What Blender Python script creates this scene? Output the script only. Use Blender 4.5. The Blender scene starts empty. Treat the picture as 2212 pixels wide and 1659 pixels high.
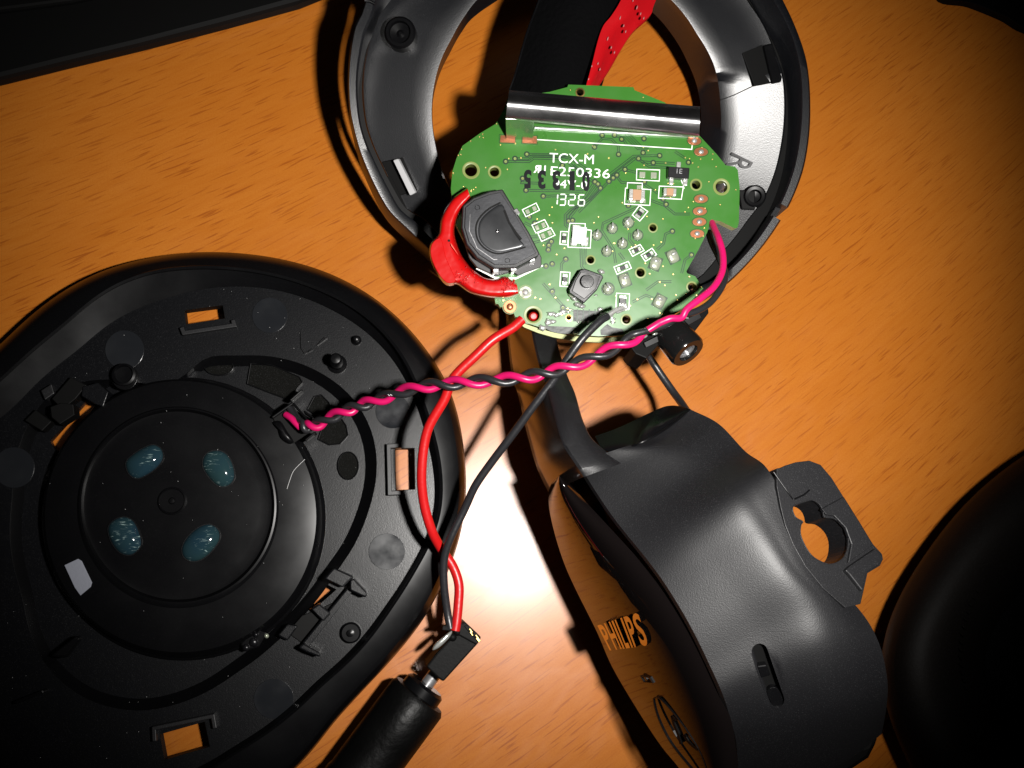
import bpy, bmesh, math, random
import numpy as np
from mathutils import Vector, Matrix
from mathutils.geometry import delaunay_2d_cdt

# ------------------------------------------------------------------ camera, light, exposure (mm, built at 1:1 in metres)
sc = bpy.context.scene
col = sc.collection
MM = 0.001
DIST = 138.0
FP = 1106 / math.tan(math.radians(30))
_a = np.array([-266.0, -340.0]); _L = np.linalg.norm(_a); TH = math.atan(_L / FP); _a /= _L
N = np.array([_a[0] * math.sin(TH), _a[1] * math.sin(TH), math.cos(TH)])
CAM = DIST * N
_ax = np.cross([0, 0, 1.0], N); _ax /= np.linalg.norm(_ax)
def _rot(v): return v * N[2] + np.cross(_ax, v) * math.sin(TH) + _ax * np.dot(_ax, v) * (1 - N[2])
RX, UY = _rot(np.array([1.0, 0, 0])), _rot(np.array([0, 1.0, 0]))
cd = bpy.data.cameras.new('camera'); cam = bpy.data.objects.new('camera', cd); col.objects.link(cam)
cd.lens = 18 / math.tan(math.radians(30)); cd.sensor_width = 36; cd.clip_start = 0.005; cd.clip_end = 5
M = Matrix.Identity(4)
for i in range(3):
    M[i][0], M[i][1], M[i][2], M[i][3] = RX[i], UY[i], N[i], CAM[i] * MM
cam.matrix_world = M
sc.camera = cam
w = bpy.data.worlds.new('World'); sc.world = w; w.use_nodes = True
w.node_tree.nodes['Background'].inputs[0].default_value = (0.9, 0.8, 0.7, 1)
w.node_tree.nodes['Background'].inputs[1].default_value = 0.004
FLASH = CAM + np.array([37.0, 3.0, 0.0])
ld = bpy.data.lights.new('flash', 'SPOT'); lamp = bpy.data.objects.new('flash', ld); col.objects.link(lamp)
ld.energy = 1.4; ld.color = (1.0, 0.97, 0.93); ld.shadow_soft_size = 0.0042
ld.spot_size = math.radians(79); ld.spot_blend = 0.85
lamp.location = Vector(FLASH * MM)
sc.view_settings.view_transform = 'Standard'; sc.view_settings.look = 'None'
sc.view_settings.gamma = 1.0; sc.view_settings.exposure = 0.0

# ------------------------------------------------------------------ measuring helpers (display pixels 2212 x 1659 -> mm)
def ray(u, v):
    d = -N * FP + RX * (u - 1106) + UY * (829.5 - v)
    return d / np.linalg.norm(d)
def P(u, v, z=0.0):
    d = ray(u, v); return CAM + d * (z - CAM[2]) / d[2]
def unit(v): v = np.array(v, float); return v / np.linalg.norm(v)
aim = Vector(P(1150, 660, 0)) - Vector(FLASH)
lamp.rotation_euler = aim.to_track_quat('-Z', 'Y').to_euler()

class Fr:
    """a plane standing in the scene: point p0, normal n"""
    def __init__(s, p0, n):
        s.p0 = np.array(p0, float); s.n = unit(n)
        s.x = unit(np.cross([0, 1.0, 0], s.n)); s.y = np.cross(s.n, s.x)
    def at(s, u, v, h=0.0):
        d = ray(u, v); q = s.p0 + h * s.n
        return CAM + d * np.dot(q - CAM, s.n) / np.dot(d, s.n)
TABLE = Fr((0, 0, 0), (0, 0, 1))

# crops used while measuring -> display pixels
def conv(f, ox, oy): return lambda pts: [(ox + f * x, oy + f * y) for x, y in pts]
cB = conv(0.3655, 909.6, 151.6)        # board close-up
c1 = conv(0.2741, 606.4, 0)            # ring, left
c2 = conv(0.2741, 727.7, 424.5)
c3 = conv(0.4662, 0, 515.4)            # shell
c4 = conv(0.4662, 0, 1030.9)
c0 = conv(0.2924, 0, 697.4)
c7 = conv(0.2924, 424.5, 697.4)
c5 = conv(0.5981, 1030.9, 667)         # housing
cR = conv(0.3695, 1394.7, 0)           # ring, right
cC = conv(0.3056, 606.4, 1152.2)       # connector
cF = conv(0.3056, 1152.2, 1152.2)      # faceplate
cW = conv(0.3290, 909.6, 606.4)        # wires
cT = conv(0.1919, 1061.2, 0)           # top strap
cA = conv(0.2741, 909.6, 849)          # arm

# ------------------------------------------------------------------ materials
def mat(name, color=(0.5, 0.5, 0.5), rough=0.5, metal=0.0, spec=0.5, coat=0.0, bump=0.0, bscale=2000, speck=0.0, emit=None, trans=0.0, sss=0.0, rvar=0.0):
    m = bpy.data.materials.new(name); m.use_nodes = True
    nt = m.node_tree; b = nt.nodes['Principled BSDF']
    b.inputs['Base Color'].default_value = (*color, 1)
    b.inputs['Roughness'].default_value = rough
    b.inputs['Metallic'].default_value = metal
    b.inputs['Specular IOR Level'].default_value = spec
    b.inputs['Coat Weight'].default_value = coat
    b.inputs['Coat Roughness'].default_value = 0.12
    b.inputs['Transmission Weight'].default_value = trans
    geo = nt.nodes.new('ShaderNodeNewGeometry')
    if sss:
        b.inputs['Subsurface Weight'].default_value = sss
        b.inputs['Subsurface Radius'].default_value = (1, 0.3, 0.2)
        b.inputs['Subsurface Scale'].default_value = 0.0008
    if speck:
        n = nt.nodes.new('ShaderNodeTexNoise'); n.inputs['Scale'].default_value = 9000; n.inputs['Detail'].default_value = 1
        r = nt.nodes.new('ShaderNodeValToRGB'); r.color_ramp.elements[0].position = 0.6; r.color_ramp.elements[1].position = 0.82
        n2 = nt.nodes.new('ShaderNodeTexNoise'); n2.inputs['Scale'].default_value = 120; n2.inputs['Detail'].default_value = 4
        mu = nt.nodes.new('ShaderNodeMath'); mu.operation = 'MULTIPLY'
        mx = nt.nodes.new('ShaderNodeMixRGB'); mx.inputs[1].default_value = (*color, 1)
        g = min(1, color[0] + speck); mx.inputs[2].default_value = (g, g, min(1, g * 1.05), 1)
        nt.links.new(geo.outputs['Position'], n.inputs['Vector']); nt.links.new(geo.outputs['Position'], n2.inputs['Vector'])
        nt.links.new(n.outputs[0], r.inputs[0]); nt.links.new(r.outputs[0], mu.inputs[0]); nt.links.new(n2.outputs[0], mu.inputs[1])
        nt.links.new(mu.outputs[0], mx.inputs[0]); nt.links.new(mx.outputs[0], b.inputs['Base Color'])
    if rvar:
        n = nt.nodes.new('ShaderNodeTexNoise'); n.inputs['Scale'].default_value = 180; n.inputs['Detail'].default_value = 5
        mp = nt.nodes.new('ShaderNodeMapRange'); mp.inputs['To Min'].default_value = max(0.02, rough - rvar); mp.inputs['To Max'].default_value = rough + rvar
        mp.inputs['From Min'].default_value = 0.3; mp.inputs['From Max'].default_value = 0.7
        nt.links.new(geo.outputs['Position'], n.inputs['Vector']); nt.links.new(n.outputs[0], mp.inputs[0]); nt.links.new(mp.outputs[0], b.inputs['Roughness'])
    if bump:
        n = nt.nodes.new('ShaderNodeTexNoise'); n.inputs['Scale'].default_value = bscale; n.inputs['Detail'].default_value = 2
        bp = nt.nodes.new('ShaderNodeBump'); bp.inputs['Strength'].default_value = 1; bp.inputs['Distance'].default_value = bump * MM
        nt.links.new(geo.outputs['Position'], n.inputs['Vector']); nt.links.new(n.outputs[0], bp.inputs['Height']); nt.links.new(bp.outputs[0], b.inputs['Normal'])
    return m

PLA = mat('black_matte_plastic', (0.007, 0.007, 0.008), 0.45, bump=0.008, bscale=8000, speck=0.07)
PLW = mat('black_matte_housing_plastic', (0.004, 0.004, 0.005), 0.50, spec=0.55, bump=0.022, bscale=7000, speck=0.05)
FLK = mat('satin_dark_lacquer', (0.012, 0.008, 0.006), 0.22, spec=0.9)
BRT = mat('bright_metal', (0.55, 0.55, 0.56), 0.35, metal=0.25)
PLG = mat('black_textured_plastic', (0.002, 0.0022, 0.003), 0.34, spec=0.42, bump=0.014, bscale=7000, speck=0.035)
PLR = mat('black_ring_plastic', (0.003, 0.0034, 0.0048), 0.36, spec=0.8, bump=0.018, bscale=6500, speck=0.05)
PLS = mat('black_smooth_plastic', (0.0026, 0.0026, 0.003), 0.3, spec=0.22, rvar=0.04, speck=0.01)
DRK = mat('black_dull_plastic', (0.002, 0.002, 0.002), 0.6, spec=0.15)
GLO = mat('glossy_dark_lacquer', (0.004, 0.003, 0.003), 0.03, spec=0.5)
GLO.node_tree.nodes['Principled BSDF'].inputs['IOR'].default_value = 1.36
FOAM = mat('black_foam', (0.003, 0.003, 0.0025), 0.9, spec=0.1, bump=0.1, bscale=3500, speck=0.05)
GRN = mat('green_solder_mask', (0.032, 0.138, 0.016), 0.33, spec=0.5, coat=0.0, rvar=0.07, bump=0.04, bscale=260)
TRC = mat('covered_copper_track', (0.005, 0.030, 0.010), 0.4, spec=0.4)
EDGE = mat('bare_fibreglass_edge', (0.42, 0.45, 0.22), 0.7, bump=0.06, bscale=1500)
SILK = mat('white_silkscreen_ink', (0.85, 0.87, 0.82), 0.5)
INK = mat('black_stamp_ink', (0.006, 0.006, 0.008), 0.25, spec=0.6)
SOL = mat('solder', (0.60, 0.61, 0.58), 0.25, metal=0.65, bump=0.05, bscale=1800)
SOLD = mat('flux_covered_solder', (0.5, 0.54, 0.42), 0.2, metal=0.55, bump=0.06, bscale=1200)
CHR = mat('tin_plated_steel', (0.78, 0.77, 0.78), 0.24, metal=1.0, rvar=0.05, bump=0.012, bscale=1600)
COP = mat('bare_copper', (0.35, 0.13, 0.06), 0.35, metal=0.7)
GOLD = mat('gold_plating', (0.65, 0.47, 0.16), 0.3, metal=1.0)
VIA = mat('covered_via_ring', (0.16, 0.20, 0.05), 0.4)
RED = mat('red_glossy_plastic', (0.42, 0.004, 0.004), 0.22, spec=0.6, coat=0.5, bump=0.10, bscale=420)
REDW = mat('red_wire_insulation', (0.46, 0.007, 0.008), 0.36, bump=0.02)
REDS = mat('red_translucent_strap', (0.36, 0.003, 0.006), 0.35, bump=0.03, bscale=800)
PNK = mat('pink_wire_insulation', (0.52, 0.006, 0.10), 0.35)
BLW = mat('black_wire_insulation', (0.016, 0.016, 0.018), 0.36, bump=0.03)
CER = mat('brown_ceramic', (0.34, 0.19, 0.10), 0.45)
CHIP = mat('black_epoxy', (0.005, 0.005, 0.006), 0.33, bump=0.008, bscale=5000)
LEA = mat('black_leatherette', (0.002, 0.0015, 0.0012), 0.6, spec=0.07, bump=0.02, bscale=3000, speck=0.015)
FAB = mat('black_fabric', (0.0012, 0.0012, 0.0014), 0.9, spec=0.05, bump=0.2, bscale=1400)
PAP = mat('grey_frosted_film', (0.22, 0.23, 0.27), 0.6, bump=0.03)
GREYM = mat('grey_metal_post', (0.45, 0.45, 0.46), 0.35, metal=0.8, bump=0.05, bscale=1200)
GLINT = mat('pale_strap_glint', (0.55, 0.22, 0.22), 0.2)  # pale colour for the painted glints on the red strap
DUST = mat('pale_lint', (0.6, 0.6, 0.6), 0.6)
SCRA = mat('scraped_grey_copper', (0.045, 0.048, 0.045), 0.5, metal=0.2, bump=0.1, bscale=900)

def gel_mat():
    m = bpy.data.materials.new('teal_gel_with_scratches'); m.use_nodes = True
    nt = m.node_tree; b = nt.nodes['Principled BSDF']; b.inputs['Roughness'].default_value = 0.09
    b.inputs['Coat Weight'].default_value = 1.0; b.inputs['Coat Roughness'].default_value = 0.03
    geo = nt.nodes.new('ShaderNodeNewGeometry')
    mp = nt.nodes.new('ShaderNodeMapping'); mp.inputs['Rotation'].default_value = (0, 0, -0.5); mp.inputs['Scale'].default_value = (900, 4200, 900)
    n = nt.nodes.new('ShaderNodeTexNoise'); n.inputs['Scale'].default_value = 1; n.inputs['Detail'].default_value = 3; n.inputs['Distortion'].default_value = 1.2
    r = nt.nodes.new('ShaderNodeValToRGB'); r.color_ramp.elements[0].position = 0.57; r.color_ramp.elements[1].position = 0.70
    n2 = nt.nodes.new('ShaderNodeTexNoise'); n2.inputs['Scale'].default_value = 260
    c = nt.nodes.new('ShaderNodeMixRGB'); c.inputs[1].default_value = (0.008, 0.024, 0.045, 1); c.inputs[2].default_value = (0.018, 0.042, 0.038, 1)
    x = nt.nodes.new('ShaderNodeMixRGB'); x.inputs[2].default_value = (0.30, 0.42, 0.40, 1)
    nt.links.new(geo.outputs['Position'], mp.inputs[0]); nt.links.new(mp.outputs[0], n.inputs['Vector']); nt.links.new(n.outputs[0], r.inputs[0])
    nt.links.new(geo.outputs['Position'], n2.inputs['Vector']); nt.links.new(n2.outputs[0], c.inputs[0])
    nt.links.new(c.outputs[0], x.inputs[1]); nm = nt.nodes.new('ShaderNodeTexNoise'); nm.inputs['Scale'].default_value = 420; nt.links.new(geo.outputs['Position'], nm.inputs['Vector']); rm = nt.nodes.new('ShaderNodeMapRange'); rm.inputs['From Min'].default_value = 0.48; rm.inputs['From Max'].default_value = 0.62; nt.links.new(nm.outputs[0], rm.inputs[0]); mq = nt.nodes.new('ShaderNodeMath'); mq.operation = 'MULTIPLY'; nt.links.new(r.outputs[0], mq.inputs[0]); nt.links.new(rm.outputs[0], mq.inputs[1]); nt.links.new(mq.outputs[0], x.inputs[0]); nt.links.new(x.outputs[0], b.inputs['Base Color'])
    return m
GEL = gel_mat()

def wood_mat():
    m = bpy.data.materials.new('varnished_beech'); m.use_nodes = True
    nt = m.node_tree; L = nt.links; b = nt.nodes['Principled BSDF']
    geo = nt.nodes.new('ShaderNodeNewGeometry')
    sx_ = nt.nodes.new('ShaderNodeSeparateXYZ'); L.new(geo.outputs['Position'], sx_.inputs[0])
    def mth(op, a, b_):
        q = nt.nodes.new('ShaderNodeMath'); q.operation = op
        for i, c in ((0, a), (1, b_)):
            if isinstance(c, (int, float)): q.inputs[i].default_value = c
            else: L.new(c, q.inputs[i])
        return q.outputs[0]
    X, Y = sx_.outputs[0], sx_.outputs[1]      # the grain runs up to the right and bends slightly
    slope = mth('ADD', mth('MULTIPLY', X, 1.1), 0.64)
    mpr = nt.nodes.new('ShaderNodeCombineXYZ'); L.new(mth('ADD', mth('MULTIPLY', X, 0.87), mth('MULTIPLY', Y, 0.49)), mpr.inputs[0]); L.new(mth('MULTIPLY', mth('SUBTRACT', Y, mth('MULTIPLY', X, slope)), 0.87), mpr.inputs[1])
    def stretched(sx, sy, detail, dist=0.0, off=0.0):
        mp = nt.nodes.new('ShaderNodeMapping'); mp.inputs['Scale'].default_value = (sx, sy, 1); mp.inputs['Location'].default_value = (off, off, off)
        n = nt.nodes.new('ShaderNodeTexNoise'); n.inputs['Scale'].default_value = 1; n.inputs['Detail'].default_value = detail; n.inputs['Distortion'].default_value = dist
        L.new(mpr.outputs[0], mp.inputs[0]); L.new(mp.outputs[0], n.inputs['Vector']); return n.outputs[0]
    def ramp(src, a, bb):
        r = nt.nodes.new('ShaderNodeMapRange'); r.inputs['From Min'].default_value = a; r.inputs['From Max'].default_value = bb
        r.interpolation_type = 'SMOOTHSTEP'; L.new(src, r.inputs[0]); return r.outputs[0]
    def mix(fac, c1_, c2_, k=1.0):
        x = nt.nodes.new('ShaderNodeMixRGB')
        if k != 1.0:
            mu = nt.nodes.new('ShaderNodeMath'); mu.operation = 'MULTIPLY'; mu.inputs[1].default_value = k; L.new(fac, mu.inputs[0]); fac = mu.outputs[0]
        L.new(fac, x.inputs[0])
        for i, c in ((1, c1_), (2, c2_)):
            if isinstance(c, tuple): x.inputs[i].default_value = (*c, 1)
            else: L.new(c, x.inputs[i])
        return x.outputs[0]
    broad = ramp(stretched(18, 90, 3, 0.6), 0.35, 0.68)
    base = mix(broad, (0.435, 0.136, 0.014), (0.46, 0.149, 0.017))
    fine = ramp(stretched(120, 1500, 3), 0.35, 0.75)
    base = mix(fine, base, (0.39, 0.105, 0.008), 0.45)
    gr = nt.nodes.new('ShaderNodeTexNoise'); gr.inputs['Scale'].default_value = 4200; gr.inputs['Detail'].default_value = 2; L.new(geo.outputs['Position'], gr.inputs['Vector'])
    base = mix(ramp(gr.outputs[0], 0.35, 0.7), base, (0.37, 0.10, 0.008), 0.35)
    mask = ramp(stretched(25, 120, 2, 0.3, 4.0), 0.38, 0.62)
    pores = ramp(stretched(200, 3000, 1.0, 0.15, 9.0), 0.57, 0.70)
    mm = nt.nodes.new('ShaderNodeMath'); mm.operation = 'MULTIPLY'; L.new(pores, mm.inputs[0])
    mk = nt.nodes.new('ShaderNodeMapRange'); mk.inputs['To Min'].default_value = 0.5; L.new(mask, mk.inputs[0]); L.new(mk.outputs[0], mm.inputs[1])
    colr = mix(mm.outputs[0], base, (0.22, 0.042, 0.004), 0.60)
    L.new(colr, b.inputs['Base Color'])
    b.inputs['Roughness'].default_value = 0.30
    b.inputs['Specular IOR Level'].default_value = 0.58
    sm = ramp(stretched(160, 260, 5, 0.8, 2.0), 0.35, 0.8)
    rr = nt.nodes.new('ShaderNodeMapRange'); rr.inputs['To Min'].default_value = 0.29; rr.inputs['To Max'].default_value = 0.35
    L.new(sm, rr.inputs[0]); L.new(rr.outputs[0], b.inputs['Roughness'])
    return m
WOOD = wood_mat()

# ------------------------------------------------------------------ object helpers
def link(o, parent=None):
    col.objects.link(o)
    if parent is not None: o.parent = parent
    return o
def origin(o):
    p = o; loc = Vector((0, 0, 0))
    while p is not None: loc += Vector(p.location); p = p.parent
    return loc
def thing(name, label, cat, at, group=None):
    o = bpy.data.objects.new(name, None); o.empty_display_size = 0.003
    o.location = Vector(at) * MM; o['label'] = label; o['category'] = cat
    if group: o['group'] = group
    return link(o)
def ob(name, verts, faces, m, parent=None, smooth=False, bevel=0.0, seg=2, sides=None, side_faces=None, label=None, ang=35):
    me = bpy.data.meshes.new(name)
    off = np.array(origin(parent)) / MM if parent is not None else np.zeros(3)
    V = (np.array(verts, float) - off) * MM
    me.from_pydata([tuple(v) for v in V], [], [list(map(int, f)) for f in faces])
    me.materials.append(m)
    if sides is not None:
        me.materials.append(sides)
        for i in side_faces: me.polygons[i].material_index = 1
    bm = bmesh.new(); bm.from_mesh(me); bmesh.ops.remove_doubles(bm, verts=bm.verts, dist=1e-7)
    bmesh.ops.recalc_face_normals(bm, faces=bm.faces); bm.to_mesh(me); bm.free()
    o = bpy.data.objects.new(name, me); link(o, parent)
    if smooth:
        for p in me.polygons: p.use_smooth = True
        try: me.set_sharp_from_angle(angle=math.radians(ang))
        except Exception: pass
    if bevel:
        bv = o.modifiers.new('bevel', 'BEVEL'); bv.width = bevel * MM; bv.segments = seg; bv.limit_method = 'ANGLE'; bv.angle_limit = math.radians(40)
        bv.harden_normals = False
    if label: o['label'] = label
    return o

def crm(pts, n=8, closed=False):
    """Catmull-Rom through points of any dimension"""
    p = [np.array(q, float) for q in pts]; out = []
    k = len(p)
    for i in range(k if closed else k - 1):
        a = p[(i - 1) % k] if closed or i > 0 else 2 * p[0] - p[1]
        b = p[i]; c = p[(i + 1) % k]
        d = p[(i + 2) % k] if closed or i + 2 < k else 2 * p[-1] - p[-2]
        for j in range(n):
            t = j / n
            out.append(0.5 * (2 * b + (c - a) * t + (2 * a - 5 * b + 4 * c - d) * t * t + (3 * b - a - 3 * c + d) * t ** 3))
    if not closed: out.append(p[-1])
    return out
def inside(pt, poly):
    x, y = pt; r = False; j = len(poly) - 1
    for i in range(len(poly)):
        xi, yi = poly[i]; xj, yj = poly[j]
        if (yi > y) != (yj > y) and x < (xj - xi) * (y - yi) / (yj - yi) + xi: r = not r
        j = i
    return r
def circ(u, v, r, n=24, ry=None, rot=0.0):
    ry = ry or r; c, s = math.cos(rot), math.sin(rot)
    return [(u + r * math.cos(a) * c - ry * math.sin(a) * s, v + r * math.cos(a) * s + ry * math.sin(a) * c) for a in [2 * math.pi * i / n for i in range(n)]]
def rect(u, v, w_, h_, rot=0.0):
    c, s = math.cos(rot), math.sin(rot)
    return [(u + x * c - y * s, v + x * s + y * c) for x, y in ((-w_ / 2, -h_ / 2), (w_ / 2, -h_ / 2), (w_ / 2, h_ / 2), (-w_ / 2, h_ / 2))]

def slab(name, fr, outer, h, t, m, parent=None, holes=(), bevel=0.0, sides=None, smooth=False, label=None, down=None):
    """plate whose top outline, seen from the camera, is `outer`; top at height h over the frame plane, t thick"""
    loops = [list(outer)] + [list(x) for x in holes]
    pts = []; edges = []; 
    for lp in loops:
        s = len(pts); pts += lp; edges += [(s + i, s + (i + 1) % len(lp)) for i in range(len(lp))]
    r = delaunay_2d_cdt([Vector(p) for p in pts], edges, [], 1, 1e-5)
    v2, f2, orig = r[0], r[2], r[3]
    keep = []
    for f in f2:
        c = sum((v2[i] for i in f), Vector((0, 0))) / len(f)
        if inside(c, loops[0]) and not any(inside(c, q) for q in loops[1:]): keep.append(f)
    top = [fr.at(p[0], p[1], h) for p in v2]
    dn = -fr.n * t if down is None else np.array(down, float)
    bot = [q + dn for q in top]
    n = len(top); faces = [list(f) for f in keep] + [[i + n for i in reversed(f)] for f in keep]
    cnt = {}
    for f in keep:
        for i in range(len(f)):
            a, b = f[i], f[(i + 1) % len(f)]; cnt[(min(a, b), max(a, b))] = cnt.get((min(a, b), max(a, b)), 0) + 1
    s0 = len(faces)
    for (a, b), k in cnt.items():
        if k == 1: faces.append([a, b, b + n, a + n])
    o = ob(name, top + bot, faces, m, parent, smooth=smooth, bevel=bevel, sides=sides, side_faces=range(s0, len(faces)) if sides else None, label=label)
    return o

def stroke(name, fr, pts, wpx, h, t, m, parent=None, closed=False):
    """ribbon of width wpx (display pixels) along a polyline"""
    p = [np.array(q, float) for q in pts]; k = len(p); L_, R_ = [], []
    for i in range(k):
        a = p[(i - 1) % k] if closed or i > 0 else p[i]; b = p[(i + 1) % k] if closed or i < k - 1 else p[i]
        if closed or 0 < i < k - 1:
            d1 = unit(p[i] - a); d2 = unit(b - p[i]); n1 = np.array([-d1[1], d1[0]]); n2 = np.array([-d2[1], d2[0]])
            nn = n1 + n2; nn = nn / max(1e-6, np.linalg.norm(nn)); nn = nn / max(0.5, float(np.dot(nn, n1)))
        else:
            d1 = unit(b - a); nn = np.array([-d1[1], d1[0]])
        L_.append(p[i] + nn * wpx / 2); R_.append(p[i] - nn * wpx / 2)
    V, F = [], []
    for q in L_ + R_: V.append(fr.at(q[0], q[1], h))
    for q in L_ + R_: V.append(fr.at(q[0], q[1], h) - fr.n * t)
    for i in range(k if closed else k - 1):
        j = (i + 1) % k
        F += [[i, j, k + j, k + i], [2 * k + i, 3 * k + i, 3 * k + j, 2 * k + j], [i, 2 * k + i, 2 * k + j, j], [k + i, k + j, 3 * k + j, 3 * k + i]]
    if not closed: F += [[0, k, 3 * k, 2 * k], [k - 1, 3 * k - 1, 4 * k - 1, 2 * k - 1]]
    return V, F
def stroke_ob(name, fr, pts, wpx, h, t, m, parent=None, closed=False, **kw):
    V, F = stroke(name, fr, pts, wpx, h, t, m, parent, closed); return ob(name, V, F, m, parent, **kw)
def merge(parts):
    V, F = [], []
    for v, f in parts:
        n = len(V); V += list(v); F += [[i + n for i in q] for q in f]
    return V, F

def lathe_vf(c, axis, prof, n=28):
    """prof: list of (radius, distance along the axis) in mm"""
    ax = unit(axis); x = unit(np.cross(ax, [0.3, 0.9, 0.2])); y = np.cross(ax, x); V, F = [], []
    for r, h in prof:
        for i in range(n):
            a = 2 * math.pi * i / n; V.append(np.array(c) + ax * h + (x * math.cos(a) + y * math.sin(a)) * max(r, 1e-4))
    for j in range(len(prof) - 1):
        for i in range(n):
            F.append([j * n + i, j * n + (i + 1) % n, (j + 1) * n + (i + 1) % n, (j + 1) * n + i])
    F.append(list(range(n))); F.append([(len(prof) - 1) * n + i for i in range(n)])
    return V, F
def lathe(name, c, axis, prof, m, parent=None, n=28, **kw):
    V, F = lathe_vf(c, axis, prof, n); kw.setdefault('smooth', True); return ob(name, V, F, m, parent, **kw)

def tube_vf(pts, r, n=12, cap=True):
    pts = [np.array(p, float) for p in pts]; V, F = [], []
    up = np.array([0.1, 0.2, 1.0]); k = len(pts)
    for i, p in enumerate(pts):
        t = unit(pts[min(i + 1, k - 1)] - pts[max(i - 1, 0)]); x = unit(np.cross(t, up)); y = np.cross(x, t); up = y
        rr = r[i] if isinstance(r, (list, tuple)) else r
        for j in range(n):
            a = 2 * math.pi * j / n; V.append(p + (x * math.cos(a) + y * math.sin(a)) * rr)
    for i in range(k - 1):
        for j in range(n): F.append([i * n + j, i * n + (j + 1) % n, (i + 1) * n + (j + 1) % n, (i + 1) * n + j])
    if cap: F += [list(range(n)), [(k - 1) * n + j for j in range(n)]]
    return V, F
def tube(name, pts, r, m, parent=None, n=14, **kw):
    V, F = tube_vf(pts, r, n); return ob(name, V, F, m, parent, smooth=True, ang=60, **kw)
def px3(pts, sub=6):
    """(u, v, z) control points -> smooth 3D polyline"""
    return [P(q[0], q[1], q[2]) for q in crm(pts, sub)]
def box(name, c, ex, ey, ez, m, parent=None, bevel=0.0, **kw):
    c = np.array(c, float); V = [c + sx * np.array(ex) / 2 + sy * np.array(ey) / 2 + sz * np.array(ez) / 2 for sz in (-1, 1) for sy in (-1, 1) for sx in (-1, 1)]
    F = [[0, 2, 3, 1], [4, 5, 7, 6], [0, 1, 5, 4], [2, 6, 7, 3], [0, 4, 6, 2], [1, 3, 7, 5]]
    return ob(name, V, F, m, parent, bevel=bevel, **kw)
def grid_faces(r, c, closed=False):
    return [[i * c + j, i * c + (j + 1) % c, (i + 1) * c + (j + 1) % c, (i + 1) * c + j] for i in range(r - 1) for j in range(c if closed else c - 1)]
def loft(name, rows, m, parent=None, closed=False, caps=False, **kw):
    c = len(rows[0]); V = [p for r in rows for p in r]; F = grid_faces(len(rows), c, closed)
    if caps: F += [list(range(c)), [(len(rows) - 1) * c + i for i in range(c)]]
    kw.setdefault('smooth', True); return ob(name, V, F, m, parent, **kw)
def dome(name, fr, poly, h, height, m, parent=None, rings=6, flat=0.0, **kw):
    """pillow over an outline"""
    cx = sum(p[0] for p in poly) / len(poly); cy = sum(p[1] for p in poly) / len(poly); rows = []
    rows.append([fr.at(x, y, h - 0.3) for x, y in poly])
    for i in range(rings + 1):
        a = i / rings * math.pi / 2; s = flat + (1 - flat) * math.cos(a) if i < rings else max(flat, 0.02)
        zz = h + height * math.sin(a)
        rows.append([fr.at(cx + (x - cx) * s, cy + (y - cy) * s, zz) for x, y in poly])
    return loft(name, rows, m, parent, closed=True, caps=True, **kw)
_glyph = {}
def text_vf(body, fr, quad, h, t, bold=0.0, mirror=False):
    """text fitted to the quad TL, TR, BR, BL (display pixels) on a plane"""
    key = (body, bold)
    if key not in _glyph:
        cu = bpy.data.curves.new('glyph', 'FONT'); cu.body = body; cu.size = 1; cu.extrude = 0.5; cu.offset = bold; cu.resolution_u = 4
        o = bpy.data.objects.new('glyph', cu); col.objects.link(o)
        dg = bpy.context.evaluated_depsgraph_get(); me = o.evaluated_get(dg).to_mesh()
        _glyph[key] = ([tuple(v.co) for v in me.vertices], [list(p.vertices) for p in me.polygons])
        o.evaluated_get(dg).to_mesh_clear(); bpy.data.objects.remove(o); bpy.data.curves.remove(cu)
    vs, fs = _glyph[key]
    x0, x1 = min(v[0] for v in vs), max(v[0] for v in vs); y0, y1 = min(v[1] for v in vs), max(v[1] for v in vs)
    TL, TR, BR, BL = [np.array(q, float) for q in quad]; V = []
    for x, y, z in vs:
        a = (x - x0) / (x1 - x0); b = (y - y0) / (y1 - y0)
        if mirror: a = 1 - a
        p = (BL * (1 - a) + BR * a) * (1 - b) + (TL * (1 - a) + TR * a) * b
        V.append(fr.at(p[0], p[1], h if z > 0 else h - t))
    return V, fs
def text(name, *a, m=SILK, parent=None, **kw):
    V, F = text_vf(*a, **kw); return ob(name, V, F, m, parent)
def radial(pts, cen, n, smooth=2):
    """closed outline -> radius at n angles about cen"""
    th = np.array([math.atan2(v - cen[1], u - cen[0]) % (2 * math.pi) for u, v in pts]); r = np.array([math.hypot(u - cen[0], v - cen[1]) for u, v in pts])
    o = np.argsort(th); th, r = th[o], r[o]; th = np.concatenate([th - 2 * math.pi, th, th + 2 * math.pi]); r = np.tile(r, 3)
    q = np.interp(np.arange(n) * 2 * math.pi / n, th, r)
    for _ in range(smooth): q = (np.roll(q, 1) + 2 * q + np.roll(q, -1)) / 4
    return q
def radial_pt(cen, r, i, n): a = 2 * math.pi * i / n; return (cen[0] + r * math.cos(a), cen[1] + r * math.sin(a))

# ------------------------------------------------------------------ table
V = [(-420, -320, 0), (420, -320, 0), (420, 360, 0), (-420, 360, 0), (-420, -320, -18), (420, -320, -18), (420, 360, -18), (-420, 360, -18)]
t = ob('table_top', V, [[0, 1, 2, 3], [7, 6, 5, 4], [0, 4, 5, 1], [1, 5, 6, 2], [2, 6, 7, 3], [3, 7, 4, 0]], WOOD)
t['kind'] = 'structure'; t['label'] = 'varnished orange beech table top with short dark grain flecks'

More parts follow.
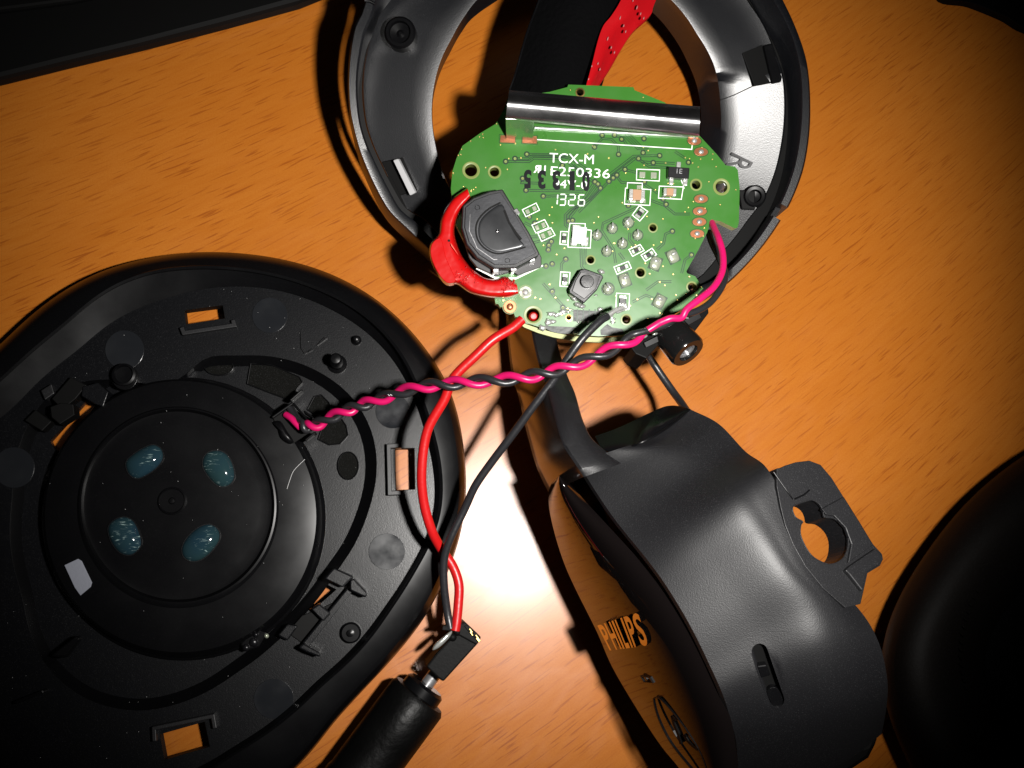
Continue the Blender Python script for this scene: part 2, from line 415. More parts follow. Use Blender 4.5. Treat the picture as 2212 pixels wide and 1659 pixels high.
# ------------------------------------------------------------------ black cases at the picture's edges
F8 = Fr((0, 0, 3), (0, 0, 1))
r_ = thing('equipment_case', 'plain black plastic case lying at the upper left corner of the table', 'case', P(200, -40, 0))
slab('body', F8, [(-260, -300), (900, -300), (700, -20), (640, 4), (480, 48), (300, 94), (150, 130), (0, 167), (-260, 226)], 0, 2.8, DRK, r_, bevel=0.8)
slab('raised_lid', F8, [(-260, -300), (400, -300), (300, -30), (150, 2), (60, 14), (-260, 54)], 1.2, 1.4, DRK, r_, bevel=0.5)
r_ = thing('cable_housing', 'black rounded object just entering at the upper right corner', 'case', P(2220, -60, 0))
slab('body', Fr((0, 0, 1.6), (0, 0, 1)), crm([(2030, -14), (2100, 6), (2170, 34), (2240, 68), (2420, 90), (2500, -160), (2200, -200), (2040, -120)], 6, True), 0, 1.5, DRK, r_, bevel=0.5)

# ------------------------------------------------------------------ bezel ring around the board
RC = (1245, 215); NR = 200
zr = lambda u, v: 20.0 - (v - 42) * 0.0215 - (u - 760) * 0.002
outer = c1([(660, 5), (632, 150), (590, 162), (560, 300), (535, 500), (530, 700), (545, 900), (580, 1050), (620, 1200), (680, 1350), (750, 1500), (840, 1659)]) + [(876, 493), (920, 534), (985, 592), (1060, 636), (1150, 668), (1260, 680), (1380, 678), (1480, 662), (1540, 635)] + \
    cR([(480, 1659), (600, 1540), (700, 1420), (780, 1305), (840, 1200), (920, 1000), (955, 800), (962, 600), (940, 350), (880, 170), (800, 0)]) + [(1640, -90), (1520, -200), (1360, -275), (1240, -290), (1100, -270), (960, -200), (860, -100)]
groove_out = c1([(740, 30), (728, 140), (680, 205), (636, 400), (608, 600), (610, 800), (636, 1000), (686, 1150), (756, 1300), (846, 1480), (946, 1659)]) + [(900, 480), (960, 540), (1060, 606), (1150, 640), (1260, 652), (1380, 648), (1470, 630)] + \
    cR([(400, 1640), (560, 1500), (720, 1290), (800, 1150), (860, 980), (895, 780), (905, 600), (895, 400), (850, 220), (740, 10)]) + [(1610, -90), (1490, -180), (1350, -245), (1240, -258), (1100, -240), (980, -180), (890, -90)]
flange_out = c1([(790, 0), (752, 150), (705, 260), (662, 420), (636, 600), (640, 800), (668, 1000), (720, 1150), (790, 1300), (880, 1480), (985, 1659)]) + [(915, 472), (970, 528), (1060, 590), (1150, 622), (1260, 634), (1370, 630), (1450, 612)] + \
    cR([(310, 1640), (430, 1500), (600, 1290), (700, 1160), (760, 1020), (800, 850), (820, 650), (810, 450), (760, 300), (700, 150), (600, 0)]) + [(1560, -90), (1460, -160), (1340, -212), (1240, -222), (1110, -205), (1000, -150), (915, -70)]
inner_top = c1([(1510, 40), (1460, 112), (1350, 300), (1260, 480), (1213, 650), (1190, 850), (1195, 1000), (1220, 1150), (1290, 1400)]) + [(1000, 455), (1060, 515), (1150, 560), (1260, 580), (1370, 565), (1460, 510), (1520, 430)] + \
    cR([(425, 860), (440, 750), (435, 600), (400, 380), (300, 200), (150, 0)]) + [(1400, -40), (1330, -80), (1240, -95), (1150, -80), (1070, -35)]
inner_bot = c1([(1500, 50), (1456, 116), (1350, 304), (1262, 484), (1217, 650), (1196, 850), (1200, 1000), (1226, 1150), (1296, 1400)]) + [(1002, 450), (1062, 508), (1150, 552), (1255, 570), (1360, 556), (1440, 500), (1500, 420)] + \
    cR([(345, 860), (365, 750), (374, 600), (350, 430), (290, 280), (200, 120), (100, 0)]) + [(1390, -34), (1320, -70), (1240, -84), (1150, -70), (1074, -28)]
ring = thing('bezel_ring', 'large black open plastic ring lying behind the green circuit board', 'ring', P(1245, 215, 6))
rO, rGo, rF, rI, rB = [radial(q, RC, NR, 1) for q in (outer, groove_out, flange_out, inner_top, inner_bot)]
def ringrow(rr, dz, sel=range(NR)): 
    out = []
    for i in sel:
        u, v = radial_pt(RC, rr[i], i, NR); out.append(P(u, v, max(0.2, zr(u, v) + dz)))
    return out
# dished flange: its outer edge stands higher than the inner one
def dish(i):
    a = (i * 360 / NR + 180) % 360 - 180          # 0 = right, 90 = towards the bottom edge
    if -7 <= a < 85: return 1.0
    if 85 <= a < 130: return 1.0 - 1.8 * (a - 85) / 45
    if -10 < a < -7: return 0.1 + 0.9 * (a + 10) / 3
    if -90 < a <= -10: return 0.1 - 0.9 * (-10 - a) / 80
    return -0.8
def ringrow_down(rr, dz, d): return [np.array([p[0], p[1], max(0.15, p[2] - d)]) for p in ringrow(rr, dz)]
def fbase(i):
    a = (i * 360 / NR + 180) % 360 - 180
    return -3.6 - 1.3 * max(0.0, dish(i)) - (0.042 * (a + 7) if -7 < a < 85 else max(0.0, 3.86 * (1 - (a - 85) / 45)) if a >= 85 else 0.0)
def frow(rr, fz): return [P(*radial_pt(RC, rr[i], i, NR), max(0.2, zr(*radial_pt(RC, rr[i], i, NR)) + fz(i))) for i in range(NR)]
rows = [frow(rB, lambda i: fbase(i) - 2.6), frow(rI, lambda i: fbase(i) - 0.3)]
for k in (0.12, 0.3, 0.5, 0.75, 0.97, 1.0):
    rows.append(frow(rI * (1 - k) + rF * k, lambda i: fbase(i) + 2.8 * k * dish(i) - (1.2 if k == 1.0 else 0)))
rows += [ringrow_down(rF, -4.0, 4.5), ringrow_down(rB, -6.0, 4.0), frow(rB, lambda i: fbase(i) - 2.6)]
loft('flange', rows, PLR, ring, closed=True, ang=30)
rows = [ringrow(rF * 0.997, -4.2), ringrow(rGo * 1.004, -4.2), ringrow_down(rGo * 1.004, -4.2, 1.2), ringrow_down(rF * .997, -4.2, 1.2), ringrow(rF * 0.997, -4.2)]
loft('groove_floor', rows, DRK, ring, closed=True, ang=30)
# raised rim in two lengths, broken by the notch at the lower right
ang_of = lambda u, v: int(round((math.atan2(v - RC[1], u - RC[0]) % (2 * math.pi)) / (2 * math.pi) * NR))
n0, n1 = ang_of(1683, 482), ang_of(1703, 443)
sel = list(range(n0 + 1, NR)) + list(range(0, n1 - 1 + (0 if n0 > n1 else 0)))
if n0 > n1: sel = [i % NR for i in range(n0, NR + n1 + 1)]
rimr = []
for i in sel:
    u0, v0 = radial_pt(RC, rGo[i], i, NR); u1, v1 = radial_pt(RC, rO[i], i, NR); um, vm = (u0 + u1) / 2, (v0 + v1) / 2
    zz = zr(um, vm); a, b = P(u0, v0, zz - 0.25), P(u0 * .8 + u1 * .2, v0 * .8 + v1 * .2, zz); c, d = P(u0 * .15 + u1 * .85, v0 * .15 + v1 * .85, zz), P(u1, v1, zz - 0.35)
    dp = min(4.5, d[2] - 0.3); rimr.append([a, b, c, d, d + np.array([0, 0, -dp]), a + np.array([0, 0, -dp])])
loft('rim', rimr, PLR, ring, closed=True, caps=True, ang=40)
nsel = [i % NR for i in range(n1 - 1, n0 + 2)] if n0 > n1 else []
# lower step bridging the notch
rr = []
for i in nsel:
    u0, v0 = radial_pt(RC, rGo[i] * .995, i, NR); u1, v1 = radial_pt(RC, rO[i] * .975, i, NR)
    a, b = P(u0, v0, zr(u0, v0) - 1.6), P(u1, v1, zr(u1, v1) - 1.6); rr.append([a, b, b + np.array([0, 0, -7.0]), a + np.array([0, 0, -7.0])])
if rr: loft('notch_step', rr, PLR, ring, closed=True, caps=True, smooth=False)
RNRM = unit(np.cross(P(1000, 200, zr(1000, 200)) - P(1400, 200, zr(1400, 200)), P(1200, 0, zr(1200, 0)) - P(1200, 400, zr(1200, 400)))); RNRM = RNRM if RNRM[2] > 0 else -RNRM
def FRING(u, v, dz):
    th_ = math.atan2(v - RC[1], u - RC[0]) % (2 * math.pi); i = int(round(th_ / (2 * math.pi) * NR)) % NR
    f = lambda rr_, ii: P(*radial_pt(RC, rr_, ii % NR, NR), zr(*radial_pt(RC, rr_, ii % NR, NR)) + fbase(ii % NR) + 2.8 * dish(ii % NR) * (rr_ - rI[ii % NR]) / (rF[ii % NR] - rI[ii % NR]))
    r0 = math.hypot(u - RC[0], v - RC[1]); p = f(r0, i); n_ = np.cross(f(r0 + 15, i) - f(r0 - 15, i), f(r0, i + 3) - f(r0, i - 3)); n_ = unit(n_ if n_[2] > 0 else -n_)
    return Fr(p + n_ * 0.05, n_)
UPZ = (0, 0, 1)
# screw boss at the upper left of the ring
p = FRING(868, 80, 0).p0
lathe('screw_boss', p, FRING(868, 80, 0).n, [(2.3, -0.6), (2.3, 1.9), (2.0, 2.2), (1.6, 2.2), (1.5, 1.5), (0.6, 1.3), (0.2, 1.6)], PLS, ring, n=26)
# slot with a bright metal tab
fs = FRING(888, 380, -1.55)
slab('slot_frame', fs, c1([(795, 1275), (960, 1240), (1075, 1500), (930, 1545)]), 0.15, 1.2, DRK, ring, bevel=0.1)
slab('metal_tab', fs, c1([(885, 1262), (925, 1250), (1062, 1520), (1020, 1542)]), 1.6, 1.2, BRT, ring, bevel=0.15)
slab('slot_shadow_patch', fs, c1([(800, 1400), (870, 1390), (1000, 1659), (920, 1659)]), 0.3, 1.2, DRK, ring)  # dark slab standing in for the shadow beside the slot
# socket window on the right
fs = FRING(1640, 130, -1.0)
slab('latch_window', fs, cR([(565, 310), (680, 262), (715, 275), (770, 480), (745, 485), (635, 498)]), 0.35, 1.6, DRK, ring, bevel=0.08)
slab('latch_ridge', fs, cR([(690, 262), (740, 250), (800, 450), (795, 478), (742, 485)]), 1.0, 1.6, PLS, ring, bevel=0.25)
stroke_ob('seam_line', FRING(1600, 190, -1.6), cR([(440, 585), (520, 555), (625, 505)]), 1.6, 0.42, 0.3, DRK, ring)
# round post hole at the lower right
p = P(1394.7 + .3695 * 630, .3695 * 1165, 0); p = FRING(1627, 430, 0).p0
lathe('post_hole', p, FRING(1627, 430, 0).n, [(1.75, -1), (1.75, 1.1), (1.5, 1.25), (1.05, 1.2), (0.9, 0.2), (0.1, 0.1)], PLS, ring, n=26)
slab('post_trough', FRING(1610, 430, -1.5), cR([(540, 1108), (640, 1112), (640, 1225), (560, 1222)]), 0.9, 1.5, DRK, ring, bevel=0.2)
text('embossed_letter', 'R', FRING(1600, 350, -1.35), cR([(630, 950), (575, 1005), (470, 965), (505, 885)])[0:1] + cR([(598, 1008), (465, 975), (505, 890)]), 0.75, 0.5, m=PLS, parent=ring)
tube('rim_step_edge', [P(u, v, zr(u, v) + .1) for u, v in c1([(740, 30), (700, 8), (660, 5)])], 0.22, PLS, ring, n=8)

# ------------------------------------------------------------------ headband strap and red strap behind the board
hb = thing('headband', 'wide black fabric covered headband strip running up behind the circuit board', 'headband', P(1225, 80, 5))
stt = [(-60, 1178, 1372, 21), (0, 1165, 1356, 20.5), (73, 1138, 1336, 20), (154, 1115, 1310, 19), (194, 1101, 1298, 18.5), (300, 1105, 1290, 18), (420, 1125, 1270, 17.5)]
rows = []
for y, a, b, z in stt:
    r = []
    for k in range(9):
        s = k / 8; r.append(P(a + (b - a) * s, y, z + 2.6 * math.sin(math.pi * s)))
    r += [r[-1] + np.array([0, 0, -6]), r[0] + np.array([0, 0, -6])]
    rows.append(r)
loft('strap', rows, FAB, hb, closed=True, caps=True, ang=50)
tube('edge_seam', px3([(1165, 0, 20.6), (1138, 73, 20.1), (1115, 154, 19.1), (1101, 194, 18.6)]), 0.18, PLS, hb, n=6)
rs = thing('red_strap', 'narrow red plastic strap with glints painted as pale dashes beside the black headband', 'strap', P(1350, 60, 12))
lft = cT([(1560, -260), (1460, 0), (1350, 180), (1262, 290), (1200, 460), (1130, 740), (1068, 960), (1030, 1080)])
rgt = cT([(1960, -260), (1830, 60), (1790, 170), (1600, 350), (1460, 560), (1340, 770), (1215, 960), (1160, 1080)])
rows = []
LL, RR = crm(lft, 5), crm(rgt, 5)
for a, b in zip(LL, RR):
    r = []
    for k in range(7):
        s = k / 6; q = a * (1 - s) + b * s; r.append(P(q[0], q[1], 22.6 - 3.2 * s ** 1.3 - 0.2 * math.cos(s * 9)))
    r += [x + np.array([0, 0, -0.8]) for x in reversed(r)]; rows.append(r)
loft('band', rows, REDS, rs, closed=True, caps=True, ang=50)
for x, y in [(1595, 5), (1640, 85), (1680, 155), (1450, 200), (1715, 205), (1490, 290), (1512, 355), (1310, 435), (1350, 535), (1385, 590), (1200, 715), (1222, 780), (1095, 890), (1132, 745)]:
    (u, v), = cT([(x, y)])
    dome('glint_or_stitch', Fr(P(u, v, 22.0), (0, 0, 1)), circ(u, v, 1.8, 8, 5.5 if x in (1450, 1310, 1640) else 4.0, 0.3), 0.0, 0.5, GLINT, rs, rings=3)  # pale raised dashes stand in for glints of light on the strap

# ------------------------------------------------------------------ circuit board
BF = Fr(P(1280, 420, 20.5), (-0.06, -0.14, 1.0))
brd = thing('circuit_board', 'green circuit board with red control lever and chrome bracket', 'circuit board', P(1280, 420, 18))
b_out = [(870, 85), (1255, 100), (1262, 118), (1440, 190), (1560, 300), (1650, 392), (1750, 500), (1800, 562), (1855, 570), (1872, 590), (1883, 690), (1878, 900), (1870, 930), (1855, 935), (1770, 893), (1735, 888), (1712, 902), (1690, 960), (1640, 1060), (1568, 1188),
         (1572, 1200), (1620, 1218), (1668, 1290), (1560, 1400), (1480, 1455), (1400, 1505), (1290, 1545), (1200, 1565), (1050, 1572), (900, 1562), (780, 1540), (690, 1515), (640, 1500)]
teeth = [(640, 1500), (612, 1496), (606, 1478), (585, 1478), (578, 1458), (556, 1458), (548, 1436), (526, 1438), (518, 1418), (496, 1416), (488, 1398), (466, 1400), (456, 1382), (440, 1380)]
b_out = b_out[:-1] + teeth + [(434, 1340), (440, 1240), (300, 1100), (200, 900), (176, 700), (185, 600), (210, 520), (245, 447), (350, 372), (440, 318), (480, 250), (520, 150), (640, 145), (760, 128), (865, 100)]
holes = [(295, 592, 43), (434, 602, 33), (1625, 678, 31), (1775, 690, 43), (1370, 932, 25), (1002, 1122, 25), (1297, 1197, 29), (1600, 1282, 29), (662, 1447, 46), (1213, 1474, 29), (873, 1464, 17), (940, 132, 24)]
k_ = 0.3655
slab('board', BF, cB(b_out), 0, 1.5, GRN, brd, holes=[cB(circ(x, y, r, 20)) for x, y, r in holes], sides=EDGE)
def bpt(x, y, h=0.0): (u, v), = cB([(x, y)]); return BF.at(u, v, h)
bmm = 0.0213   # mm per board pixel
for x, y, r in holes:
    c = bpt(x, y); q = r * bmm
    lathe('hole_rim', c, BF.n, [(q * .93, -1.45), (q * .93, 0.03), (q * 1.0, 0.06), (q * 1.32, 0.05), (q * 1.34, 0.0)], GOLD if r < 25 else VIA, brd, n=24)
    # lathes are closed by caps: remove them so that the hole stays open
    me = brd.children[-1].data if False else bpy.data.objects[brd.children[-1].name].data
for o in [c for c in brd.children if c.name.startswith('hole_rim')]:
    bm = bmesh.new(); bm.from_mesh(o.data)
    big = [f for f in bm.faces if len(f.verts) > 4]; bmesh.ops.delete(bm, geom=big, context='FACES_ONLY'); bm.to_mesh(o.data); bm.free()
lathe('metal_post', bpt(1775, 690, -3.5), BF.n, [(0.86, 0), (0.86, 2.6), (0.7, 2.9), (0.2, 2.95)], GREYM, brd, n=10)
for x, y, r in ((1370, 935, 14), (1002, 1125, 14), (1297, 1200, 16), (1600, 1284, 18), (1213, 1476, 17)):
    lathe('locating_pin', bpt(x, y, -3.5), BF.n, [(r * bmm, 0), (r * bmm, 2.2), (r * bmm * .6, 2.5)], PLS, brd, n=14)
lathe('red_lever_peg', bpt(655, 1465, -3), BF.n, [(0.62, 0), (0.62, 2.1), (0.4, 2.4)], RED, brd, n=16)

def merged(name, items, m, parent, **kw):
    V, F = merge(items); return ob(name, V, F, m, parent, **kw)
S1 = 3.1 * k_
def silk(name, pts, closed=True, w_=4.6): return stroke_ob(name, BF, cB(pts), w_ * k_, 0.05, 0.04, SILK, brd, closed=closed)
def pad(x, y, a, b, rot, m=SOLD, hh=0.12, name='solder_pad'):
    slab(name, BF, cB(rect(x, y, a, b, rot)), hh, hh + .02, m, brd, bevel=0.04)
# traces as covered copper: a dark edge on each side of the track
traces = [[(500, 540), (640, 540), (668, 520), (840, 524)], [(553, 523), (632, 524), (655, 506), (900, 508)], [(625, 497), (760, 499), (880, 520), (1000, 600)],
          [(1025, 455), (1070, 405), (1125, 408), (1165, 448), (1168, 497)], [(1200, 385), (1282, 465), (1345, 467)], [(1225, 378), (1300, 452)], [(1110, 620), (1255, 508), (1410, 505)], [(1125, 630), (1268, 520)],
          [(1150, 620), (1185, 664), (1310, 668), (1400, 728)], [(1285, 525), (1345, 568), (1462, 575)], [(1370, 545), (1500, 551)], [(618, 710), (960, 716)], [(722, 745), (930, 740)],
          [(1062, 695), (1000, 762), (880, 828), (852, 856), (852, 915), (870, 930)], [(1046, 674), (985, 755), (892, 832), (868, 860), (868, 905)], [(1028, 658), (970, 745), (905, 838), (884, 864), (884, 898)],
          [(1320, 792), (1075, 905), (1068, 950), (1138, 1060), (1150, 1140)], [(1485, 950), (1445, 968), (1434, 1025), (1395, 1060)], [(945, 1050), (948, 1160), (965, 1180)], [(970, 1050), (968, 1150)],
          [(855, 1115), (830, 1145), (828, 1190)], [(640, 865), (600, 855)], [(660, 925), (610, 900)], [(690, 985), (640, 985)], [(700, 1010), (665, 1020)], [(1430, 760), (1440, 800), (1360, 770)], [(1400, 1090), (1300, 1100)], [(1200, 1120), (1170, 1080)], [(1055, 380), (1075, 405)], [(775, 1300), (790, 1290)], [(1205, 587), (1290, 610)], [(1143, 385), (1190, 400), (1215, 440)], [(1372, 547), (1300, 540)], [(900, 560), (1010, 655), (1060, 690)], [(870, 545), (985, 640)], [(1110, 657), (1010, 760), (930, 840)], [(600, 640), (590, 665), (700, 668)], [(1598, 1092), (1560, 1120), (1540, 1200)], [(838, 1403), (900, 1420)], [(1270, 1050), (1230, 1000), (1235, 960)], [(770, 1013), (700, 1000)], [(1330, 1300), (1400, 1250), (1480, 1250)], [(1250, 1370), (1330, 1330), (1380, 1350)], [(1500, 480), (1560, 520)], [(1440, 800), (1500, 850), (1590, 850)], [(720, 1260), (800, 1350), (840, 1395)]]
its = []
for tr in traces:
    p = [np.array(q, float) for q in tr]
    for s in (-1, 1):
        off = []
        for i in range(len(p)):
            d = unit(p[min(i + 1, len(p) - 1)] - p[max(i - 1, 0)]); off.append(p[i] + s * 5.6 * np.array([-d[1], d[0]]))
        its.append(stroke('', BF, cB(off), 4.6 * k_, 0.018, 0.02, TRC))
merged('track_edges', its, TRC, brd)
bigv = [(500, 540), (555, 523), (625, 497), (835, 563), (1025, 455), (1070, 385), (1143, 385), (1185, 408), (1167, 498), (1317, 405), (1312, 488), (1410, 505), (1205, 587), (1285, 523), (1110, 657), (1135, 637), (1157, 620), (620, 710), (722, 745), (1060, 697), (1045, 673), (1027, 660), (1448, 793), (1430, 762), (1372, 547), (600, 640), (770, 1013), (755, 1035), (752, 1062), (738, 1158), (775, 1145), (855, 1117), (775, 1308), (1485, 952), (1598, 1092), (838, 1403), (1320, 660), (895, 888), (872, 892), (1270, 1050), (640, 868), (672, 905), (1580, 545), (1225, 800)]
V0, F0 = lathe_vf((0, 0, 0), (0, 0, 1), [(0.42, 0.0), (0.42, 0.03), (0.21, 0.035), (0.20, 0.05), (0.09, 0.045), (0.02, 0.02)], 12)
vm = bpy.data.meshes.new('via'); vm.from_pydata([tuple(np.array(v) * MM) for v in V0], [], F0); vm.materials.append(TRC); vm.materials.append(VIA)
for i, f in enumerate(vm.polygons):
    if 24 <= i < 60: f.material_index = 1
q_ = Vector(BF.n).to_track_quat('Z', 'Y').to_euler()
for x, y in bigv:
    o = bpy.data.objects.new('via', vm); link(o, brd); o.location = Vector(bpt(x, y, 0.0)) * MM - Vector(brd.location); o.rotation_euler = q_
random.seed(4); its = []; n = 0
bpoly = b_out
while n < 150:
    x, y = random.uniform(190, 1870), random.uniform(100, 1500)
    edge = not (500 < x < 1560 and 420 < y < 1380)
    if not inside((x, y), bpoly) or (not edge and random.random() < 0.55): continue
    if any(math.hypot(x - a, y - b) < r * 1.7 for a, b, r in holes) or (y < 420 and 480 < x < 1660 and y > 100 + (x - 480) * .08): continue
    its.append(lathe_vf(bpt(x, y, 0.0), BF.n, [(0.11, 0.0), (0.11, 0.035), (0.05, 0.03), (0.01, 0.02)], 7)); n += 1
merged('small_vias', its, GOLD, brd)['kind'] = 'stuff'

# lettering
text('lettering', 'TCX-M', BF, cB([(760, 488), (1022, 500), (1020, 556), (758, 545)]), 0.05, 0.04, bold=0.0, parent=brd)
text('lettering', 'E250336', BF, cB([(768, 568), (1118, 586), (1114, 640), (765, 622)]), 0.05, 0.04, bold=0.0, parent=brd)
text('lettering', 'R', BF, cB([(668, 560), (700, 562), (698, 608), (664, 606)]), 0.05, 0.04, bold=0.03, mirror=True, parent=brd)
text('lettering', 'U', BF, cB([(702, 562), (738, 564), (734, 612), (700, 608)]), 0.05, 0.04, bold=0.03, parent=brd)
text('lettering', '94V-0', BF, cB([(782, 645), (985, 655), (982, 704), (778, 694)]), 0.05, 0.04, bold=0.0, parent=brd)
seg = {'1': 'bc', '3': 'abgcd', '2': 'abged', '6': 'afgcde'}
its = []
for n, (ch, x) in enumerate(zip('1326', (790, 838, 893, 950))):
    X0, X1, Y0, Ym, Y1 = x - 18, x + 18, 732 + n * 1.5, 762 + n * 1.5, 796 + n * 1.5; g = 4
    SG = {'a': ((X0 + g, Y0), (X1 - g, Y0)), 'b': ((X1, Y0 + g), (X1 - 2, Ym - g)), 'c': ((X1 - 2, Ym + g), (X1 - 4, Y1 - g)), 'd': ((X0, Y1), (X1 - 6, Y1)), 'e': ((X0 - 2, Ym + g), (X0 - 4, Y1 - g)), 'f': ((X0 + 1, Y0 + g), (X0 - 1, Ym - g)), 'g': ((X0 + g, Ym), (X1 - g, Ym))}
    for s in seg[ch]: its.append(stroke('', BF, cB([SG[s][0], SG[s][1]]), 6.5 * k_, 0.052, 0.04, SILK))
merged('date_digits', its, SILK, brd)
# stamped number, printed upside down
for ch, x, wd in (('0', 975, 44), ('1', 893, 30), ('3', 800, 46), ('3', 714, 46), ('5', 630, 44)):
    y0, y1 = 588 + (x - 630) * .03, 698 + (x - 630) * .05
    text('stamped_digit', ch, BF, cB([(x + wd / 2, y1), (x - wd / 2, y1), (x - wd / 2, y0), (x + wd / 2, y0)]), 0.075, 0.05, bold=0.045, m=INK, parent=brd)

# footprints with small pads or parts
def footprint(quad, kind='pads'):
    silk('footprint_outline', quad)
    q = [np.array(p, float) for p in quad]; c = sum(q) / 4
    e1 = (q[1] + q[2]) / 2 - (q[0] + q[3]) / 2; e2 = (q[2] + q[3]) / 2 - (q[0] + q[1]) / 2
    if np.linalg.norm(e1) < np.linalg.norm(e2): e1, e2 = e2, e1
    L1, L2 = np.linalg.norm(e1), np.linalg.norm(e2); a = math.atan2(e1[1], e1[0])
    for s in (-1, 1):
        p = c + s * e1 * 0.25
        pad(p[0], p[1], L1 * .26, L2 * .55, a, SOLD if kind != 'part' else SOL, 0.1 if kind == 'pads' else 0.28)
    if kind != 'pads': slab('chip_resistor', BF, cB(rect(c[0], c[1], L1 * .36, L2 * .5, a)), 0.34, 0.34, CHIP if kind == 'part' else CER, brd, bevel=0.05)
footprint([(598, 825), (680, 785), (700, 827), (620, 866)])
footprint([(655, 915), (730, 883), (755, 930), (678, 962)]); footprint([(690, 963), (768, 932), (792, 975), (712, 1012)])
footprint([(1275, 585), (1410, 590), (1408, 655), (1273, 648)])
footprint([(1290, 800), (1340, 835), (1293, 892), (1248, 856)], 'part')
footprint([(825, 953), (872, 955), (866, 1032), (820, 1028)], 'part')
footprint([(1228, 1060), (1295, 1030), (1318, 1065), (1250, 1100)], 'part'); footprint([(1300, 1093), (1365, 1052), (1392, 1090), (1325, 1130)], 'part')
footprint([(1140, 1163), (1225, 1130), (1243, 1170), (1158, 1206)], 'part'); footprint([(825, 1192), (880, 1195), (874, 1280), (820, 1276)], 'part')
footprint([(1155, 1318), (1232, 1322), (1229, 1408), (1151, 1404)], 'part')
# two brown capacitors
silk('footprint_outline', [(1220, 665), (1308, 668), (1306, 702), (1358, 706), (1352, 799), (1202, 791), (1208, 697), (1218, 697)])
silk('footprint_outline', [(1408, 685), (1462, 687), (1550, 690), (1538, 763), (1403, 756)])
for x, y, a, b in ((1277, 735, 82, 62), (1472, 718, 66, 44)):
    for s in (-1, 1): slab('capacitor_end', BF, cB(rect(x + s * a * .42, y + s * 2, a * .3, b * 1.05, 0.05)), 0.85, 0.85, SOL, brd, bevel=0.12)
    slab('capacitor', BF, cB(rect(x, y, a * .62, b, 0.05)), 0.9, 0.9, CER, brd, bevel=0.06)
pad(1250, 770, 36, 26, 0); pad(1310, 772, 36, 26, 0); pad(1290, 690, 30, 20, 0)
# transistor
slab('transistor', BF, cB([(1462, 568), (1588, 577), (1583, 642), (1460, 632)]), 1.1, 1.05, CHIP, brd, bevel=0.1)
for x, y in ((1480, 655), (1562, 660), (1523, 562)): slab('transistor_leg', BF, cB(rect(x, y, 26, 44, 0.07)), 0.3, 0.3, SOL, brd, bevel=0.1)
text('marking', '1E', BF, cB([(1512, 582), (1545, 584), (1543, 612), (1510, 610)]), 1.12, 0.03, m=GREYM, parent=brd)
silk('silk_line', [(1535, 640), (1555, 700)], False)
# chip in the middle, the flash glare on it put into its white colour
silk('footprint_outline', [(880, 905), (970, 907), (970, 942), (1006, 946), (1000, 1051), (868, 1046), (874, 940)])
for x, y, a, b in ((920, 935, 56, 44), (905, 1012, 40, 50), (968, 1010, 46, 56), (938, 975, 40, 60)): slab('solder_land', BF, cB(rect(x, y, a, b, 0.1)), 0.45, 0.45, SOL, brd, bevel=0.15)
slab('white_chip', BF, cB(rect(936, 974, 84, 100, 0.08)), 0.7, 0.5, mat('blown_out_white', (0.85, 0.87, 0.87), 0.14, metal=0.2), brd, bevel=0.12)
# silk lines by the bracket
silk('silk_line', [(686, 410), (1600, 468), (1602, 444)], False, 5)
# oval copper lands
for x, y, a in ((1615, 417, .1), (1655, 482, .05), (1655, 760, .0), (1648, 833, 0), (1645, 896, 0), (1632, 966, 0)):
    slab('copper_land', BF, cB(circ(x, y, 41, 20, 25, a)), 0.06, 0.08, COP, brd, bevel=0.02)
    dome('solder_joint', BF, cB(circ(x, y, 17, 14, 15)), 0.06, 0.28, SOL, brd, rings=4)
    stroke_ob('land_ring', BF, cB(circ(x, y, 44, 22, 29, a)), 2.6 * k_, 0.03, 0.03, TRC, brd, closed=True)
for x, y, r, m_ in ((617, 1312, 37, SOLD), (525, 1398, 38, COP)):
    slab('round_land', BF, cB(circ(x, y, r, 22)), 0.07, 0.09, m_, brd, bevel=0.03)
    dome('solder_joint', BF, cB(circ(x, y, r * .55, 14)), 0.07, 0.22, SOL if m_ is SOLD else COP, brd, rings=4)
    stroke_ob('land_ring', BF, cB(circ(x, y, r + 5, 22)), 3 * k_, 0.03, 0.03, VIA, brd, closed=True)
# solder joints with a raised tail of solder
for x, y, r, a in ((1040, 975, 33, -1.6), (1130, 935, 34, 1.2), (1225, 900, 36, 2.0), (1280, 975, 34, 1.0), (1190, 1025, 34, 1.2), (1097, 1070, 34, 1.4), (1105, 1292, 40, 0.6)):
    slab('dark_land', BF, cB(circ(x, y, r, 20)), 0.05, 0.07, TRC, brd)
    dome('solder_joint', BF, cB([(x + (q[0] - x) * (0.86 + 0.1 * math.sin(3 * i)), y + (q[1] - y) * 0.86) for i, q in enumerate(circ(x, y, r, 18))]), 0.05, 0.6, SOLD, brd, rings=5)
    dome('solder_tail', BF, cB(circ(x + 8 * math.cos(a), y - 14, r * .28, 10, r * .75, a - 1.2)), 0.5, 0.35, SOL, brd, rings=4)
for x, y, a in ((1385, 1142, .35), (1488, 1100, -.45), (1203, 1242, -.35), (1408, 1366, .5)):
    slab('dark_land', BF, cB(rect(x, y, 70, 84, a)), 0.05, 0.07, TRC, brd)
    dome('solder_joint', BF, cB(crm(rect(x, y, 54, 66, a), 5, True)), 0.05, 0.5, SOLD, brd, rings=5, flat=0.3)
    dome('solder_tail', BF, cB(circ(x + 6, y - 16, 22, 10, 12, a)), 0.4, 0.3, SOL, brd, rings=3)
